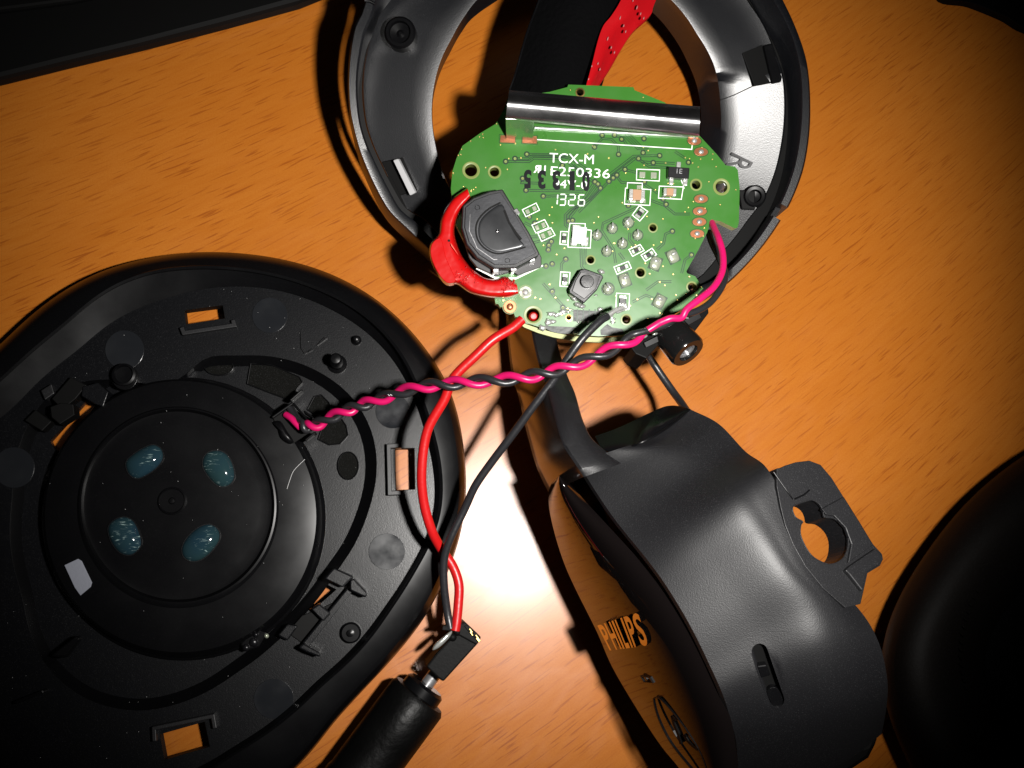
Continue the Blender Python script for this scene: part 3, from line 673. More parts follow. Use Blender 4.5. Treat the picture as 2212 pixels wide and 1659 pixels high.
# push button
pbq = [(940, 1180), (968, 1172), (1070, 1208), (1078, 1224), (1040, 1300), (965, 1376), (880, 1318), (876, 1296), (905, 1236)]
slab('push_button_body', BF, cB(pbq), 1.5, 1.45, CHIP, brd, bevel=0.12)
slab('push_button_cover', BF, cB([(945, 1192), (1058, 1218), (1032, 1292), (966, 1352), (893, 1305), (915, 1240)]), 1.7, 0.3, mat('worn_dark_metal', (0.07, 0.07, 0.07), 0.3, metal=0.8, rvar=0.1), brd, bevel=0.06)
lathe('push_button_cap', bpt(978, 1252, 1.6), BF.n, [(0.92, 0), (0.92, 0.62), (0.84, 0.72), (0.1, 0.74)], CHIP, brd, n=30)
for x, y, a in ((905, 1350, .5), (925, 1385, .2), (890, 1330, .4), (1066, 1190, .4), (950, 1395, 0)):
    dome('solder_joint', BF, cB(circ(x, y, 24, 12, 15, a)), 0.1, 0.55, SOL if x != 890 else SOLD, brd, rings=4)
# scraped pads, solder splashes and the ribbon footprint along the lower edge
slab('scraped_copper', BF, cB([(700, 1508), (760, 1512), (938, 1520), (935, 1560), (820, 1556), (770, 1545)]), 0.04, 0.05, SCRA, brd)
slab('scraped_copper', BF, cB([(1060, 1535), (1100, 1500), (1130, 1520), (1190, 1530), (1200, 1558), (1110, 1566), (1062, 1566)]), 0.04, 0.05, SCRA, brd)
slab('scraped_copper', BF, cB([(900, 1415), (1060, 1425), (1050, 1480), (900, 1485)]), 0.04, 0.05, SCRA, brd)
slab('milled_edge', BF, cB([(560, 1482), (640, 1508), (700, 1528), (790, 1552), (900, 1572), (1050, 1580), (1200, 1572), (1290, 1552), (1290, 1572), (1200, 1600), (1050, 1610), (900, 1600), (780, 1578), (690, 1552), (610, 1520)]), -0.5, 1.0, EDGE, brd)
for x in (925, 960, 995, 1030): stroke_ob('ribbon_track', BF, cB([(x, 1412), (x - 4, 1488)]), 7 * k_, 0.06, 0.04, TRC, brd)
for x in (930, 960, 988): dome('ribbon_joint', BF, cB(circ(x, 1488, 9, 10)), 0.05, 0.15, SOL, brd, rings=3)
random.seed(9)
for x, y, r in ((765, 1440, 22), (800, 1448, 18), (750, 1490, 26), (780, 1485, 16), (840, 1425, 20), (870, 1428, 12), (1060, 1412, 18), (1085, 1445, 24), (1120, 1448, 16), (1165, 1420, 22), (1195, 1412, 18), (1215, 1398, 14), (1135, 1490, 12), (1140, 1470, 10), (715, 1522, 22), (915, 1552, 14), (1035, 1330, 9), (1190, 1385, 20)):
    pl = [(x + r * random.uniform(.55, 1.35) * math.cos(a) * 1.3, y + r * random.uniform(.5, 1.1) * math.sin(a)) for a in [i * .628 for i in range(10)]]
    dome('solder_splash', BF, cB(pl), 0.03, 0.32, SOL, brd, rings=3, flat=0.2)
for pts in ([(1100, 1446), (1128, 1458), (1132, 1500)], [(1175, 1420), (1230, 1412)], [(850, 1436), (775, 1446)]): stroke_ob('bare_strand', BF, cB(pts), 7 * k_, 0.2, 0.2, SOL, brd)

# direction switch with its cover
jb = [(245, 800), (310, 750), (400, 715), (482, 702), (560, 830), (640, 960), (700, 1080), (690, 1100), (560, 1170), (430, 1172), (330, 1110), (268, 1030), (238, 930)]
slab('switch_base', BF, cB([(250, 830), (330, 770), (470, 725), (600, 900), (712, 1105), (712, 1160), (570, 1212), (540, 1190), (440, 1215), (330, 1165), (285, 1110), (250, 1000)]), 0.9, 0.9, mat('switch_base_plastic', (0.02, 0.02, 0.02), 0.45), brd, bevel=0.1)
slab('switch_housing', BF, cB(jb), 3.0, 2.6, PLA, brd, bevel=0.18)
slab('switch_cover', BF, cB([(262, 812), (316, 768), (402, 735), (470, 722), (548, 840), (622, 965), (680, 1082), (556, 1148), (436, 1150), (345, 1092), (285, 1018), (258, 930)]), 3.25, 0.4, mat('dark_nickel_cover', (0.040, 0.041, 0.045), 0.38, metal=0.4, bump=0.01, bscale=2500, rvar=0.08), brd, bevel=0.07)
arcp = crm([(470, 782), (400, 820), (345, 875), (325, 930), (335, 1000), (380, 1055), (450, 1084), (530, 1070), (618, 1045)], 4)
stroke_ob('cover_groove', BF, cB(arcp), 9 * k_, 3.36, 0.1, DRK, brd)
arc2 = [(p[0] - 26 - (10 if 900 < p[1] else 0), p[1] + (16 if p[1] > 1000 else 0)) for p in arcp[4:-6]]
stroke_ob('cover_crease', BF, cB([(290, 850), (285, 950), (318, 1020), (330, 1050), (430, 1120), (450, 1118)]), 4 * k_, 3.28, 0.1, CHR, brd)
stroke_ob('cover_slit', BF, cB([(492, 828), (520, 900), (560, 960), (592, 1000)]), 13 * k_, 3.36, 0.1, DRK, brd)
dome('cover_dimple', BF, cB(circ(450, 952, 12, 14)), 3.26, 0.2, CHR, brd, rings=4)
dome('inner_disc', BF, cB(crm([(478, 792), (410, 826), (355, 880), (338, 935), (346, 1000), (388, 1048), (450, 1074), (530, 1060), (606, 1038), (582, 1000), (548, 950), (505, 860)], 3, True)), 3.25, 0.07, mat('dark_nickel_disc', (0.022, 0.023, 0.025), 0.34, metal=0.4, rvar=0.08), brd, rings=4, flat=0.88)
for x, y in ((333, 812), (510, 1125)): stroke_ob('cover_rivet', BF, cB(circ(x, y, 14, 14)), 3 * k_, 3.3, 0.08, PLS, brd, closed=True)
for x, y, a in ((655, 1112, -.3), (545, 1170, -.3), (442, 1180, -.1), (560, 838, 1.0)): slab('switch_clip', BF, cB(rect(x, y, 36, 40, a)), 2.2 if x != 560 else 3.0, 2.2, CHR, brd, bevel=0.08)
slab('silk_base_outline', BF, cB([(330, 1165), (440, 1222), (560, 1226), (718, 1150), (722, 1158), (562, 1236), (436, 1232), (325, 1175)]), 0.06, 0.06, SILK, brd)

# red lever ring
lo = crm([(265, 690), (180, 762), (118, 870), (103, 965), (52, 1022), (47, 1100), (85, 1195), (150, 1272), (215, 1268), (290, 1318), (400, 1345), (520, 1347), (580, 1332)], 3) + crm([(576, 1285), (548, 1235), (505, 1216), (440, 1235), (370, 1222), (300, 1172), (243, 1100), (208, 1010), (200, 930), (235, 835), (296, 762)], 3)
lo_o = [(272, 692), (180, 762), (118, 870), (103, 965), (56, 1022), (50, 1100), (88, 1195), (150, 1270), (215, 1266), (290, 1316), (400, 1343), (510, 1345), (576, 1326)]
lo_i = [(292, 756), (232, 832), (204, 900), (197, 960), (207, 1010), (225, 1062), (243, 1100), (272, 1140), (300, 1172), (370, 1222), (440, 1235), (500, 1218), (566, 1262)]
o_s, i_s = crm(lo_o, 5), crm(lo_i, 5); rows = []
for a, b in zip(o_s, i_s):
    r = []
    for k in range(11):
        t_ = k / 10; q = a * (1 - t_) + b * t_; hh = 0.7 + 2.3 * max(0.0, 1 - abs(2 * t_ - 1) ** 6.0) ** 0.5
        r.append(bpt(q[0], q[1], hh))
    r += [bpt(*(b), 0.4), bpt(*(a), 0.4)]; rows.append(r)
loft('control_lever', rows, RED, brd, closed=True, caps=True, ang=60)
lv2 = slab('lever_tab', BF, cB([tuple(p) for p in crm([(105, 990), (62, 1030), (58, 1100), (95, 1190), (150, 1255), (205, 1245), (180, 1180), (145, 1100), (128, 1020)], 3, True)]), 3.35, 2.6, RED, brd, bevel=0.5, smooth=True)
lathe('lever_hole', bpt(165, 1008, 3.0), BF.n, [(0.16, 0), (0.16, 0.12), (0.02, 0.12)], DRK, brd, n=12)
random.seed(3); its = []
for _ in range(120):
    if random.random() < .5: x, y = random.gauss(265, 40), random.gauss(1225, 24)
    else: x, y = random.gauss(510, 22), random.gauss(1265, 20)
    if inside((x, y), [tuple(p) for p in lo]): its.append(lathe_vf(bpt(x, y, 2.93), BF.n, [(random.uniform(.06, .17), 0), (0.05, random.uniform(.14, .28))], 6))
V, F = merge(its); o = ob('broken_rough_patch', V, F, RED, brd); o['kind'] = 'stuff'
for pts in ([(175, 1020), (200, 1060), (222, 1095), (204, 1070), (180, 1040)],): slab('lever_scratch', BF, cB(pts), 3.4, 0.1, mat('pale_red_scratch', (0.8, 0.12, 0.08), 0.3), brd)

# chrome bracket: long rolled cover with a folded foot
rows = []
for s in np.linspace(0, 1, 14):
    a = np.array([520, 118]) * (1 - s) + np.array([1650, 215]) * s; b = np.array([500, 288]) * (1 - s) + np.array([1645, 396]) * s
    r = []
    for k, hh in ((0, 2.6), (.0, 4.3), (.03, 4.8), (.2, 5.5), (.33, 5.85), (.40, 5.95), (.47, 5.95), (.53, 5.88), (.59, 5.77), (.7, 5.5), (.85, 5.1), (.95, 4.78), (1.0, 4.5), (1.0, 4.3)):
        q = a * (1 - k) + b * k; r.append(bpt(q[0], q[1], hh))
    r += [x - BF.n * 0.18 for x in reversed(r)]; rows.append(r)
loft('bracket_cover', rows, CHR, brd, closed=True, caps=True, ang=45)
A = [bpt(500, 288, 4.6), bpt(668, 298, 4.6)]; Bm = [bpt(503, 404, 0.02), bpt(662, 416, 0.02)]
V = A + Bm + [p - BF.y * -0.16 for p in A + Bm]
ob('bracket_foot', V, [[0, 1, 3, 2], [4, 6, 7, 5], [0, 2, 6, 4], [1, 5, 7, 3], [0, 4, 5, 1], [2, 3, 7, 6]], CHR, brd, bevel=0.05)
stroke_ob('bracket_lower_lip', BF, cB([(670, 336), (1640, 392)]), 12 * k_, 0.5, 0.4, CHR, brd, bevel=0.05)
for pts in ([(470, 385), (500, 385), (500, 402), (556, 405), (556, 430), (466, 426)], [(600, 405), (655, 408), (660, 390), (684, 390), (684, 434), (598, 430)]): slab('bracket_land', BF, cB(pts), 0.08, 0.08, COP, brd, bevel=0.03)
for pts in ([(462, 380), (502, 380), (502, 398), (560, 401), (560, 434), (462, 430)], [(594, 401), (650, 404), (656, 384), (688, 386), (688, 438), (594, 434)]): stroke_ob('land_ring', BF, cB(pts), 2.5 * k_, 0.03, 0.03, TRC, brd, closed=True)

# ------------------------------------------------------------------ headphone socket hanging under the board's lower right corner
jk = thing('headphone_socket', 'black headphone socket at the lower right edge of the circuit board', 'socket', P(1440, 720, 14))
d = unit((0.42, -0.78, 0.45))
(u, v), = cW([(1630, 330)]); p = P(u, v, 19.5)
lathe('barrel', p, d, [(2.5, 0), (2.6, 4.1), (2.35, 4.5), (1.45, 4.5), (1.35, 3.6), (1.3, 1.0), (0.1, 0.9)], mat('gloss_black_barrel', (0.006, 0.006, 0.006), 0.16), jk, n=36)
lathe('contact_ring', p + d * 3.7, d, [(1.3, 0), (1.3, 0.35), (1.0, 0.35), (1.0, 0)], GREYM, jk, n=24)
for pts, z in (([(1460, 408), (1575, 352), (1592, 385), (1475, 440)], 20.6), ([(1718, 262), (1830, 210), (1846, 240), (1740, 300)], 20.6)):
    slab('shoulder', Fr(P(1440, 720, z), (0, -0.25, 1)), cW(pts), 0, 2.2, PLS, jk, bevel=0.1)
slab('casing', Fr(P(1440, 700, 19.4), (0, 0.12, 1)), cW([(1380, 440), (1480, 360), (1660, 270), (1820, 190), (1885, 165), (1890, 210), (1800, 330), (1700, 330), (1560, 420), (1480, 510), (1410, 480)]), 0, 5, DRK, jk, bevel=0.15)
for x, y, a in ((1740, 242, .3), (1600, 305, -.6), (1535, 350, -.3), (1470, 368, -.5)):
    (u, v), = cW([(x, y)]); dome('solder_lug', Fr(P(u, v, 21), (0, 0, 1)), circ(u, v, 7, 10, 3, a), 0, 0.5, SOL, jk, rings=3)
sp = thing('black_cable', 'thin black cable from the socket down into the top of the housing', 'cable', P(1440, 820, 14))
tube('sheath', px3([(1392, 750, 14), (1403, 771, 13), (1423, 802, 12.5), (1453, 845, 13), (1470, 868, 14.5), (1486, 892, 17)]), 0.56, BLW, sp)

# ------------------------------------------------------------------ wires
pair_pts = [(641, 914, 6.6), (673, 921, 7.6), (740, 890, 10.5), (809, 866, 13), (903, 837, 17.5), (1007, 826, 20.5), (1124, 816, 23), (1229, 792, 24.5), (1341, 745, 26), (1436, 692, 26.5)]
path = crm(pair_pts, 16)
C3 = [P(*q) for q in path]
def helix(sign):
    out = []
    for i, c in enumerate(C3):
        k = i / 16 - 1.0; ph = 2 * math.pi * k
        t_ = unit(C3[min(i + 1, len(C3) - 1)] - C3[max(i - 1, 0)]); vw = unit(CAM - c)
        side = unit(np.cross(vw, t_)); up = vw
        # pink: on top at whole turns, above the line just before, below just after
        o_ = sign * 0.47 * (up * math.cos(ph) - side * math.sin(ph) * 1.15)
        out.append(c + o_)
    return out
pw = thing('pink_wire', 'pink insulated wire twisted with a black one across the picture', 'wire', P(1100, 820, 18))
pts = [P(618, 896, 5.2), P(630, 904, 6.2)] + helix(1)[6:-8] + [P(*q) for q in crm([(1425, 697, 27), (1448, 688, 27.4), (1472, 686, 27.2), (1484, 667, 27.4), (1515, 643, 27.2), (1543, 618, 26.5), (1560, 585, 25.5), (1561, 550, 24.5), (1553, 518, 23.5), (1543, 494, 21.8), (1536, 478, 20.5)], 6)]
tube('insulation', pts, 0.47, PNK, pw)
kw_ = thing('black_twin_wire', 'black insulated wire twisted around the pink one', 'wire', P(1120, 830, 18))
pts = [P(624, 880, 5.0), P(640, 905, 5.8)] + helix(-1)[6:-10] + [P(*q) for q in crm([(1408, 712, 26), (1440, 700, 25.8), (1470, 682, 25.4), (1505, 672, 24.8), (1536, 652, 24), (1560, 618, 23), (1566, 590, 22), (1555, 560, 20.8), (1538, 525, 19.6), (1530, 500, 19)], 6)]
tube('insulation', pts, 0.46, BLW, kw_)
random.seed(5)
for x, y in ((838, 853), (1060, 829), (1290, 768)):
    tube('printed_mark', [P(x + i * 3, y + (i % 2) * 3 - 1, 21.6 if x > 900 else 16.3) for i in range(4)], 0.05, DUST, kw_, n=5)
rw = thing('red_wire', 'thick red wire curving from the board down to the small connector', 'wire', P(930, 1000, 6))
tube('insulation', px3([(1128, 690, 20), (1106, 709, 20), (1066, 733, 20), (1029, 767, 19.5), (980, 816, 18.5), (960, 863, 17.5), (923, 931, 16), (911, 1013, 14.5), (915, 1082, 13), (932, 1145, 11.5), (954, 1187, 9.5), (978, 1223, 9), (991, 1262, 9), (990, 1305, 9), (986, 1345, 9), (983, 1362, 9)]), 0.66, REDW, rw, n=16)
bw = thing('black_wire', 'plain black wire running from the board edge down to the small connector', 'wire', P(1100, 940, 6))
tube('insulation', px3([(1312, 683, 23.2), (1294, 695, 23.6), (1255, 735, 23.5), (1222, 781, 22.5), (1196, 820, 21.3), (1156, 872, 20), (1107, 939, 18), (1063, 997, 16), (1027, 1049, 14.5), (1003, 1101, 13), (975, 1159, 12), (960, 1205, 11), (959, 1260, 10), (966, 1320, 9), (973, 1358, 9)]), [0.42] * 3 + [0.56] * 78 + [0.56] * 4, BLW, bw, n=16) if False else tube('insulation', px3([(1312, 683, 23.2), (1294, 695, 23.6), (1255, 735, 23.5), (1222, 781, 22.5), (1196, 820, 21.3), (1156, 872, 20), (1107, 939, 18), (1063, 997, 16), (1027, 1049, 14.5), (1003, 1101, 13), (975, 1159, 12), (960, 1205, 11), (959, 1260, 10), (966, 1320, 9), (973, 1358, 9)]), 0.55, BLW, bw, n=16)
tube('bare_end', px3([(1345, 664, 23.0), (1328, 671, 23.2), (1310, 684, 23.3), (1298, 693, 23.5)]), 0.34, SOL, bw, n=8)

# ------------------------------------------------------------------ small connector and barrel plug
CNB = mat('dull_black_connector', (0.003, 0.003, 0.003), 0.6, spec=0.12, bump=0.03, bscale=2500)
cn = thing('power_connector', 'small black crimped connector joining the red and black wires', 'connector', P(980, 1400, 0))
FC = Fr(P(980, 1400, 8), (0.0, 0.0, 1))
slab('shell', FC, cC([(1028, 942), (1100, 850), (1185, 760), (1225, 700), (1262, 665), (1392, 775), (1385, 790), (1150, 1050), (1120, 1030)]), 0.6, 6.6, CNB, cn, bevel=0.25)
slab('end_block', FC, cC([(1222, 700), (1262, 640), (1302, 625), (1418, 735), (1388, 790), (1330, 760)]), 1.0, 5.5, CNB, cn, bevel=0.2)
for i in range(4):
    x, y = 1300 + i * 22, 655 + i * 22
    slab('contact', FC, cC([(x, y), (x + 16, y - 6), (x + 48, y + 40), (x + 34, y + 48)]), 1.25, 0.6, GOLD if i % 2 else CNB, cn, bevel=0.05)
dome('solder_lug', FC, cC(crm([(1070, 820), (1090, 780), (1140, 735), (1200, 690), (1212, 700), (1190, 740), (1130, 800), (1085, 825)], 3, True)), 0.9, 0.7, SOL, cn, rings=4, flat=0.2)
for pts in ([(1210, 690), (1170, 650), (1145, 655), (1140, 685)], [(1180, 640), (1160, 655), (1170, 690)]): slab('torn_flap', FC, cC(pts), 1.4, 1.0, CNB, cn, bevel=0.1)
for x, y, r in ((1215, 735, 30), (1250, 700, 26), (1235, 660, 18)): dome('melted_lump', FC, cC(circ(x, y, r, 12)), 0.6, 0.6, DRK, cn, rings=4)
plg = thing('barrel_plug', 'fat black barrel plug of a power lead at the bottom edge', 'plug', P(840, 1600, 0))
(u0, v0), = cC([(1040, 1060)]); (u1, v1), = cC([(640, 1600)])
pa, pb = P(u0, v0, 5.2), P(u1, v1, 5.0); d = unit(pb - pa)
lathe('metal_sleeve', pa - d * 3.4, d, [(0.95, 0), (0.95, 4.6)], GREYM, plg, n=20)
lathe('collar', pa + d * 0.2, d, [(0.9, -.1), (2.5, 0), (2.95, 0.4), (3.0, 1.6), (2.6, 1.9)], PLS, plg, n=32)
lathe('grip', pa + d * 1.6, d, [(2.2, 0), (3.9, 0.3), (4.3, 0.9), (4.3, 6), (4.25, 14), (4.4, 14.6), (4.4, 40), (3.8, 42), (2.0, 60)], mat('rough_black_rubber', (0.002, 0.002, 0.002), 0.45, bump=0.08, bscale=1100, rvar=0.08, spec=0.14), plg, n=48)

# ------------------------------------------------------------------ speaker shell, lower left
SC_ = (395, 1140); NS = 220
sh = thing('speaker_shell', 'round black inner ear cup shell with a round driver housing at lower left', 'speaker shell', P(395, 1140, 0))
s_out = [(-60, 800)] + c3([(0, 500), (130, 370), (300, 240), (500, 140), (700, 90), (900, 65), (1100, 68), (1300, 95), (1500, 150), (1700, 250), (1850, 370), (1980, 520), (2080, 680), (2130, 850), (2155, 1050), (2160, 1220)]) + c4([(2130, 280), (2060, 470), (1960, 660), (1850, 800), (1700, 960), (1550, 1120), (1370, 1348)]) + [(520, 1755), (350, 1830), (150, 1850), (-100, 1810), (-300, 1650), (-380, 1400), (-330, 1100), (-190, 925)]
s_rim = [(-60, 880)] + c0([(0, 440), (140, 310), (330, 140), (500, 10)]) + c3([(500, 240), (700, 160), (850, 143), (1050, 143), (1250, 170), (1450, 230), (1620, 310), (1760, 420), (1870, 560), (1950, 750), (2000, 900), (2035, 1050), (2040, 1250)]) + c4([(1990, 300), (1920, 420), (1800, 610), (1640, 820), (1480, 960), (1300, 1130), (1100, 1260), (1000, 1330)]) + [(330, 1716), (150, 1730), (-80, 1690), (-230, 1560), (-290, 1380), (-250, 1120), (-140, 950)]
s_pl = [(-40, 930)] + c0([(0, 730), (170, 560), (330, 390), (450, 300), (600, 190), (800, 10)]) + c3([(800, 270), (900, 240), (1100, 222), (1300, 240), (1500, 310), (1700, 430), (1840, 580), (1920, 740), (1970, 900), (2008, 1050), (2018, 1250)]) + c4([(1970, 300), (1900, 420), (1780, 600), (1620, 805), (1460, 945), (1280, 1115), (1080, 1245), (980, 1315)]) + [(320, 1695), (150, 1705), (-60, 1665), (-200, 1540), (-260, 1370), (-225, 1130), (-110, 985)]
qO, qR, qP = [radial(q, SC_, NS, 10) for q in (s_out, s_rim, s_pl)]
def srow(rr, z): return [P(*radial_pt(SC_, rr[i], i, NS), z) for i in range(NS)]
ZP = 3.5
# the rim: a flat-topped raised wall rounded on its outer side
rows = [[p * [1, 1, 0] + [0, 0, .15] for p in srow(qO * .992, 3)], srow(qO * 1.0, 3.2), srow(qO * .992, 4.8), srow(qO * .975, 6.0), srow(qO * .955 , 6.4), srow(qR * 1.01, 6.7), srow(qR, 6.5), srow(qR * .996, 5.2), srow(qP * 1.0, ZP + .4), srow(qP, 3.0), [p * [1, 1, 0] + [0, 0, .15] for p in srow(qP, 3)], [p * [1, 1, 0] + [0, 0, .15] for p in srow(qO * .992, 3)]]
loft('rim', rows, PLS, sh, closed=True, ang=30)
SF = Fr((0, 0, ZP), (0, 0, 1))
plate_out = [radial_pt(SC_, qP[i] * 1.0, i, NS) for i in range(0, NS, 2)]
A_ = c7([(690, 275), (850, 330), (1000, 420), (1130, 520), (1230, 660), (1300, 800), (1335, 1000), (1330, 1150), (1290, 1330), (1230, 1500), (1170, 1640)]) + c4([(1560, 430), (1440, 600), (1280, 760), (1100, 900), (880, 1030), (650, 1085), (420, 1040), (250, 920), (150, 760), (110, 560)]) + c3([(60, 1200), (90, 950), (180, 780), (250, 700)]) + c7([(-60, 430), (-330, 470)]) + c7([(0, 250), (300, 250), (500, 240)])
AR = radial(A_, (384, 1117), 120, 3); A_poly = [radial_pt((384, 1117), AR[i], i, 120) for i in range(120)]
W1 = c3([(852, 330), (1034, 306), (1045, 372), (860, 400)]); W2 = c7([(1465, 925), (1612, 922), (1618, 1232), (1470, 1240)])
W4 = c4([(738, 1190), (950, 1130), (975, 1250), (760, 1312)])
W3 = c0([(372, 872), (632, 582), (700, 616), (470, 960), (400, 930)])
W5 = c4([(1405, 585), (1478, 478), (1560, 520), (1480, 590), (1440, 610), (1400, 620)])
slab('plate', SF, plate_out, 0, 1.6, PLG, sh, holes=[A_poly, W1, W2, W4, W3, W5])
# window surrounds: each an L or U of raised wall
def wall_strip(name, pts, h, wpx=7, m_=PLA): return stroke_ob(name, SF, pts, wpx, h, h + 1.2, m_, sh, bevel=0.1)
wall_strip('window_wall', c3([(840, 410), (850, 436), (1085, 400), (1078, 376)]), 0.9, 9)
wall_strip('window_wall', c7([(1515, 905), (1420, 910), (1428, 1258), (1530, 1252)]), 1.3, 10)
wall_strip('window_wall', c4([(715, 1225), (712, 1165), (985, 1108), (995, 1165)]), 1.1, 9)
for q, nm in ((W1, 'window_sleeve'), (W2, 'window_sleeve'), (W4, 'window_sleeve')): stroke_ob(nm, SF, q, 2.2, -0.05, 1.8, DRK, sh, closed=True)
# round mould marks
for (x, y), r in list(zip(c3([(1250, 355), (577, 515), (1820, 800), (1792, 1450)]), (38, 42, 37, 39))) + list(zip(c4([(1268, 1027)]), (43,))) + [((30, 1010), 44)]:
    dd = slab('mould_mark', SF, circ(x, y, r, 40), 0.12, 0.3, mat('shiny_mould_mark', (0.011, 0.012, 0.014), 0.22, rvar=0.15) if (x, y) == c3([(1250, 355)])[0] else bpy.data.materials['shiny_mould_mark'], sh, bevel=0.08)
# recessed track around the driver, with foam windows
rows = [[SF.at(*A_poly[i], 0) for i in range(120)], [SF.at(A_poly[i][0] * .995 + 384 * .005, A_poly[i][1] * .995 + 1117 * .005, -0.2) for i in range(120)]]
BRr = np.minimum(AR * 0.955, AR - 26); BRr = np.maximum(BRr, 318)
rows.append([P(*radial_pt((384, 1117), BRr[i], i, 120), ZP - 2.0) for i in range(120)])
loft('track_wall', rows, PLS, sh, closed=True, ang=30)
TF = Fr((0, 0, ZP - 2.0), (0, 0, 1))
Bp = [radial_pt((384, 1117), BRr[i] * 1.01, i, 120) for i in range(120)]
inner_edge = circ(398, 1121, 306, 60)
foam = [c7([(400, 300), (480, 295), (560, 312), (760, 400), (782, 440), (745, 480), (700, 560), (660, 560), (500, 500), (375, 450)]), c7([(820, 640), (870, 545), (920, 530), (980, 590), (985, 650), (900, 690)]), c7([(900, 860), (980, 900), (1060, 892), (1118, 830), (1105, 760), (1060, 690), (940, 740)]), c7(circ(1120, 1055, 76, 28, 102)), c7(circ(165, 325, 106, 28, 60))]
slab('track_floor', TF, Bp, 0, 1.0, PLG, sh, holes=[inner_edge, W3, W5])
for q in foam:
    slab('foam_window', TF, q, 0.25, 0.4, FOAM, sh, bevel=0.05)
    stroke_ob('foam_window_lip', TF, q, 2.4, 0.55, 0.6, PLS, sh, closed=True, bevel=0.08)
# driver housing, stepped discs
def disc_row(c, r, z, n=120): return [P(c[0] + r * math.cos(2 * math.pi * i / n), c[1] + r * math.sin(2 * math.pi * i / n), z) for i in range(n)]
drows = [disc_row((397, 1121), r, z) for r, z in ((306, 1.0), (306, 2.0), (304, 2.2), (300, 2.4))] + [disc_row((391, 1117), 298, 4.0), disc_row((390, 1116), 293, 4.5), disc_row((384, 1108), 250, 4.95), disc_row((384, 1096), 218, 5.0), disc_row((384, 1093), 213, 5.3), disc_row((384, 1092), 209, 5.35), disc_row((384, 1092), 206, 5.0), disc_row((384, 1092), 203, 4.45), disc_row((383, 1091), 196, 4.4), disc_row((382, 1090), 180, 4.5), disc_row((376, 1086), 100, 4.62), disc_row((373, 1083), 30, 4.65)]
loft('driver_housing', drows, PLS, sh, closed=True, caps=True, ang=24)
DF = Fr((0, 0, 4.68), (0, 0, 1))
lathe('centre_dimple', DF.at(372, 1082), (0, 0, 1), [(1.95, -.2), (1.95, .12), (1.75, .25), (1.6, .12), (.5, .1), (.35, .3), (.05, .34)], PLS, sh, n=32)
for q in (c0([(930, 1025), (1000, 958), (1090, 908), (1150, 902), (1198, 940), (1204, 1008), (1150, 1080), (1060, 1138), (1000, 1150), (945, 1108)]),
          c3([(938, 1030), (960, 992), (1010, 981), (1052, 1000), (1080, 1050), (1087, 1108), (1062, 1143), (1020, 1150), (980, 1122), (945, 1072)]),
          c3([(500, 1340), (530, 1302), (578, 1289), (620, 1310), (648, 1368), (655, 1420), (622, 1460), (585, 1467), (545, 1448), (512, 1400)]),
          c3([(843, 1430), (870, 1380), (920, 1337), (970, 1323), (1010, 1345), (1019, 1390), (990, 1440), (940, 1485), (890, 1497), (850, 1475)])):
    pp = [tuple(p) for p in crm(q, 4, True)]
    dome('gel_port', DF, pp, -0.25, 1.3, GEL, sh, rings=8)
    stroke_ob('port_edge', DF, pp, 2.2, 0.12, 0.4, PLG, sh, closed=True)
# lead opening with its guides
slab('lead_opening', DF, c7([(560, 700), (700, 600), (850, 800), (710, 895), (640, 860)]), 0.15, 0.4, DRK, sh, bevel=0.1)
for pts in ([(555, 700), (712, 590)], [(712, 590), (855, 760)], [(800, 868), (880, 805)], [(690, 575), (780, 495)], [(790, 650), (860, 700)]): stroke_ob('lead_guide', DF, c7(pts), 5, 1.0, 2.2, PLS, sh, bevel=0.2)
dome('lead_grommet', DF, c7(crm([(560, 735), (620, 725), (670, 800), (720, 880), (680, 895), (620, 850), (600, 780)], 3, True)), 0.1, 1.0, PLS, sh, rings=5, flat=0.2)
# pins
for (b_, t_, r) in (((728.6, 787), 4.3, 0.95), ((770, 736), 1.7, 0.5)):
    c = SF.at(*b_)
    lathe('pin', c, (0, 0, 1), [(r * 1.5, -.2), (r * 1.5, .3), (r, .6), (r * .95, t_ - .5), (r * .7, t_ - .1), (r * .2, t_)], PLS, sh, n=24)
lathe('pin', SF.at(758, 1366), (0, 0, 1), [(1.45, -.2), (1.45, .6), (1.2, .9), (.5, .9), (.5, 1.3), (.1, 1.4)], PLS, sh, n=24)
for pts in ([(780, 195), (800, 225), (860, 190)], [(820, 215), (862, 195)], [(890, 165), (965, 110)], [(900, 155), (950, 105)], [(770, 60), (775, 190)]): stroke_ob('moulded_line', SF, c7(pts), 1.8, 0.35, 0.5, PLG, sh)
# clip at the lower right
CR = [([(1618, 500), (1640, 520), (1425, 790), (1398, 770)], 1.7), ([(1500, 470), (1545, 418), (1640, 462), (1590, 512)], 2.3), ([(1620, 480), (1640, 470), (1702, 535), (1695, 560), (1620, 525)], 3.0), ([(1380, 790), (1405, 770), (1485, 815), (1480, 835), (1420, 812)], 3.0), ([(1440, 610), (1475, 585), (1535, 630), (1500, 670)], 1.9), ([(1285, 735), (1330, 680), (1380, 690), (1330, 760)], 1.2)]
for q, hh in CR: slab('clip_block', SF, c4(q), hh, hh + 1.0, PLG, sh, bevel=0.25)
slab('clip_gap', SF, c4([(1500, 600), (1590, 560), (1400, 770), (1330, 720), (1400, 640)]), 0.25, 0.4, DRK, sh, bevel=0.1)
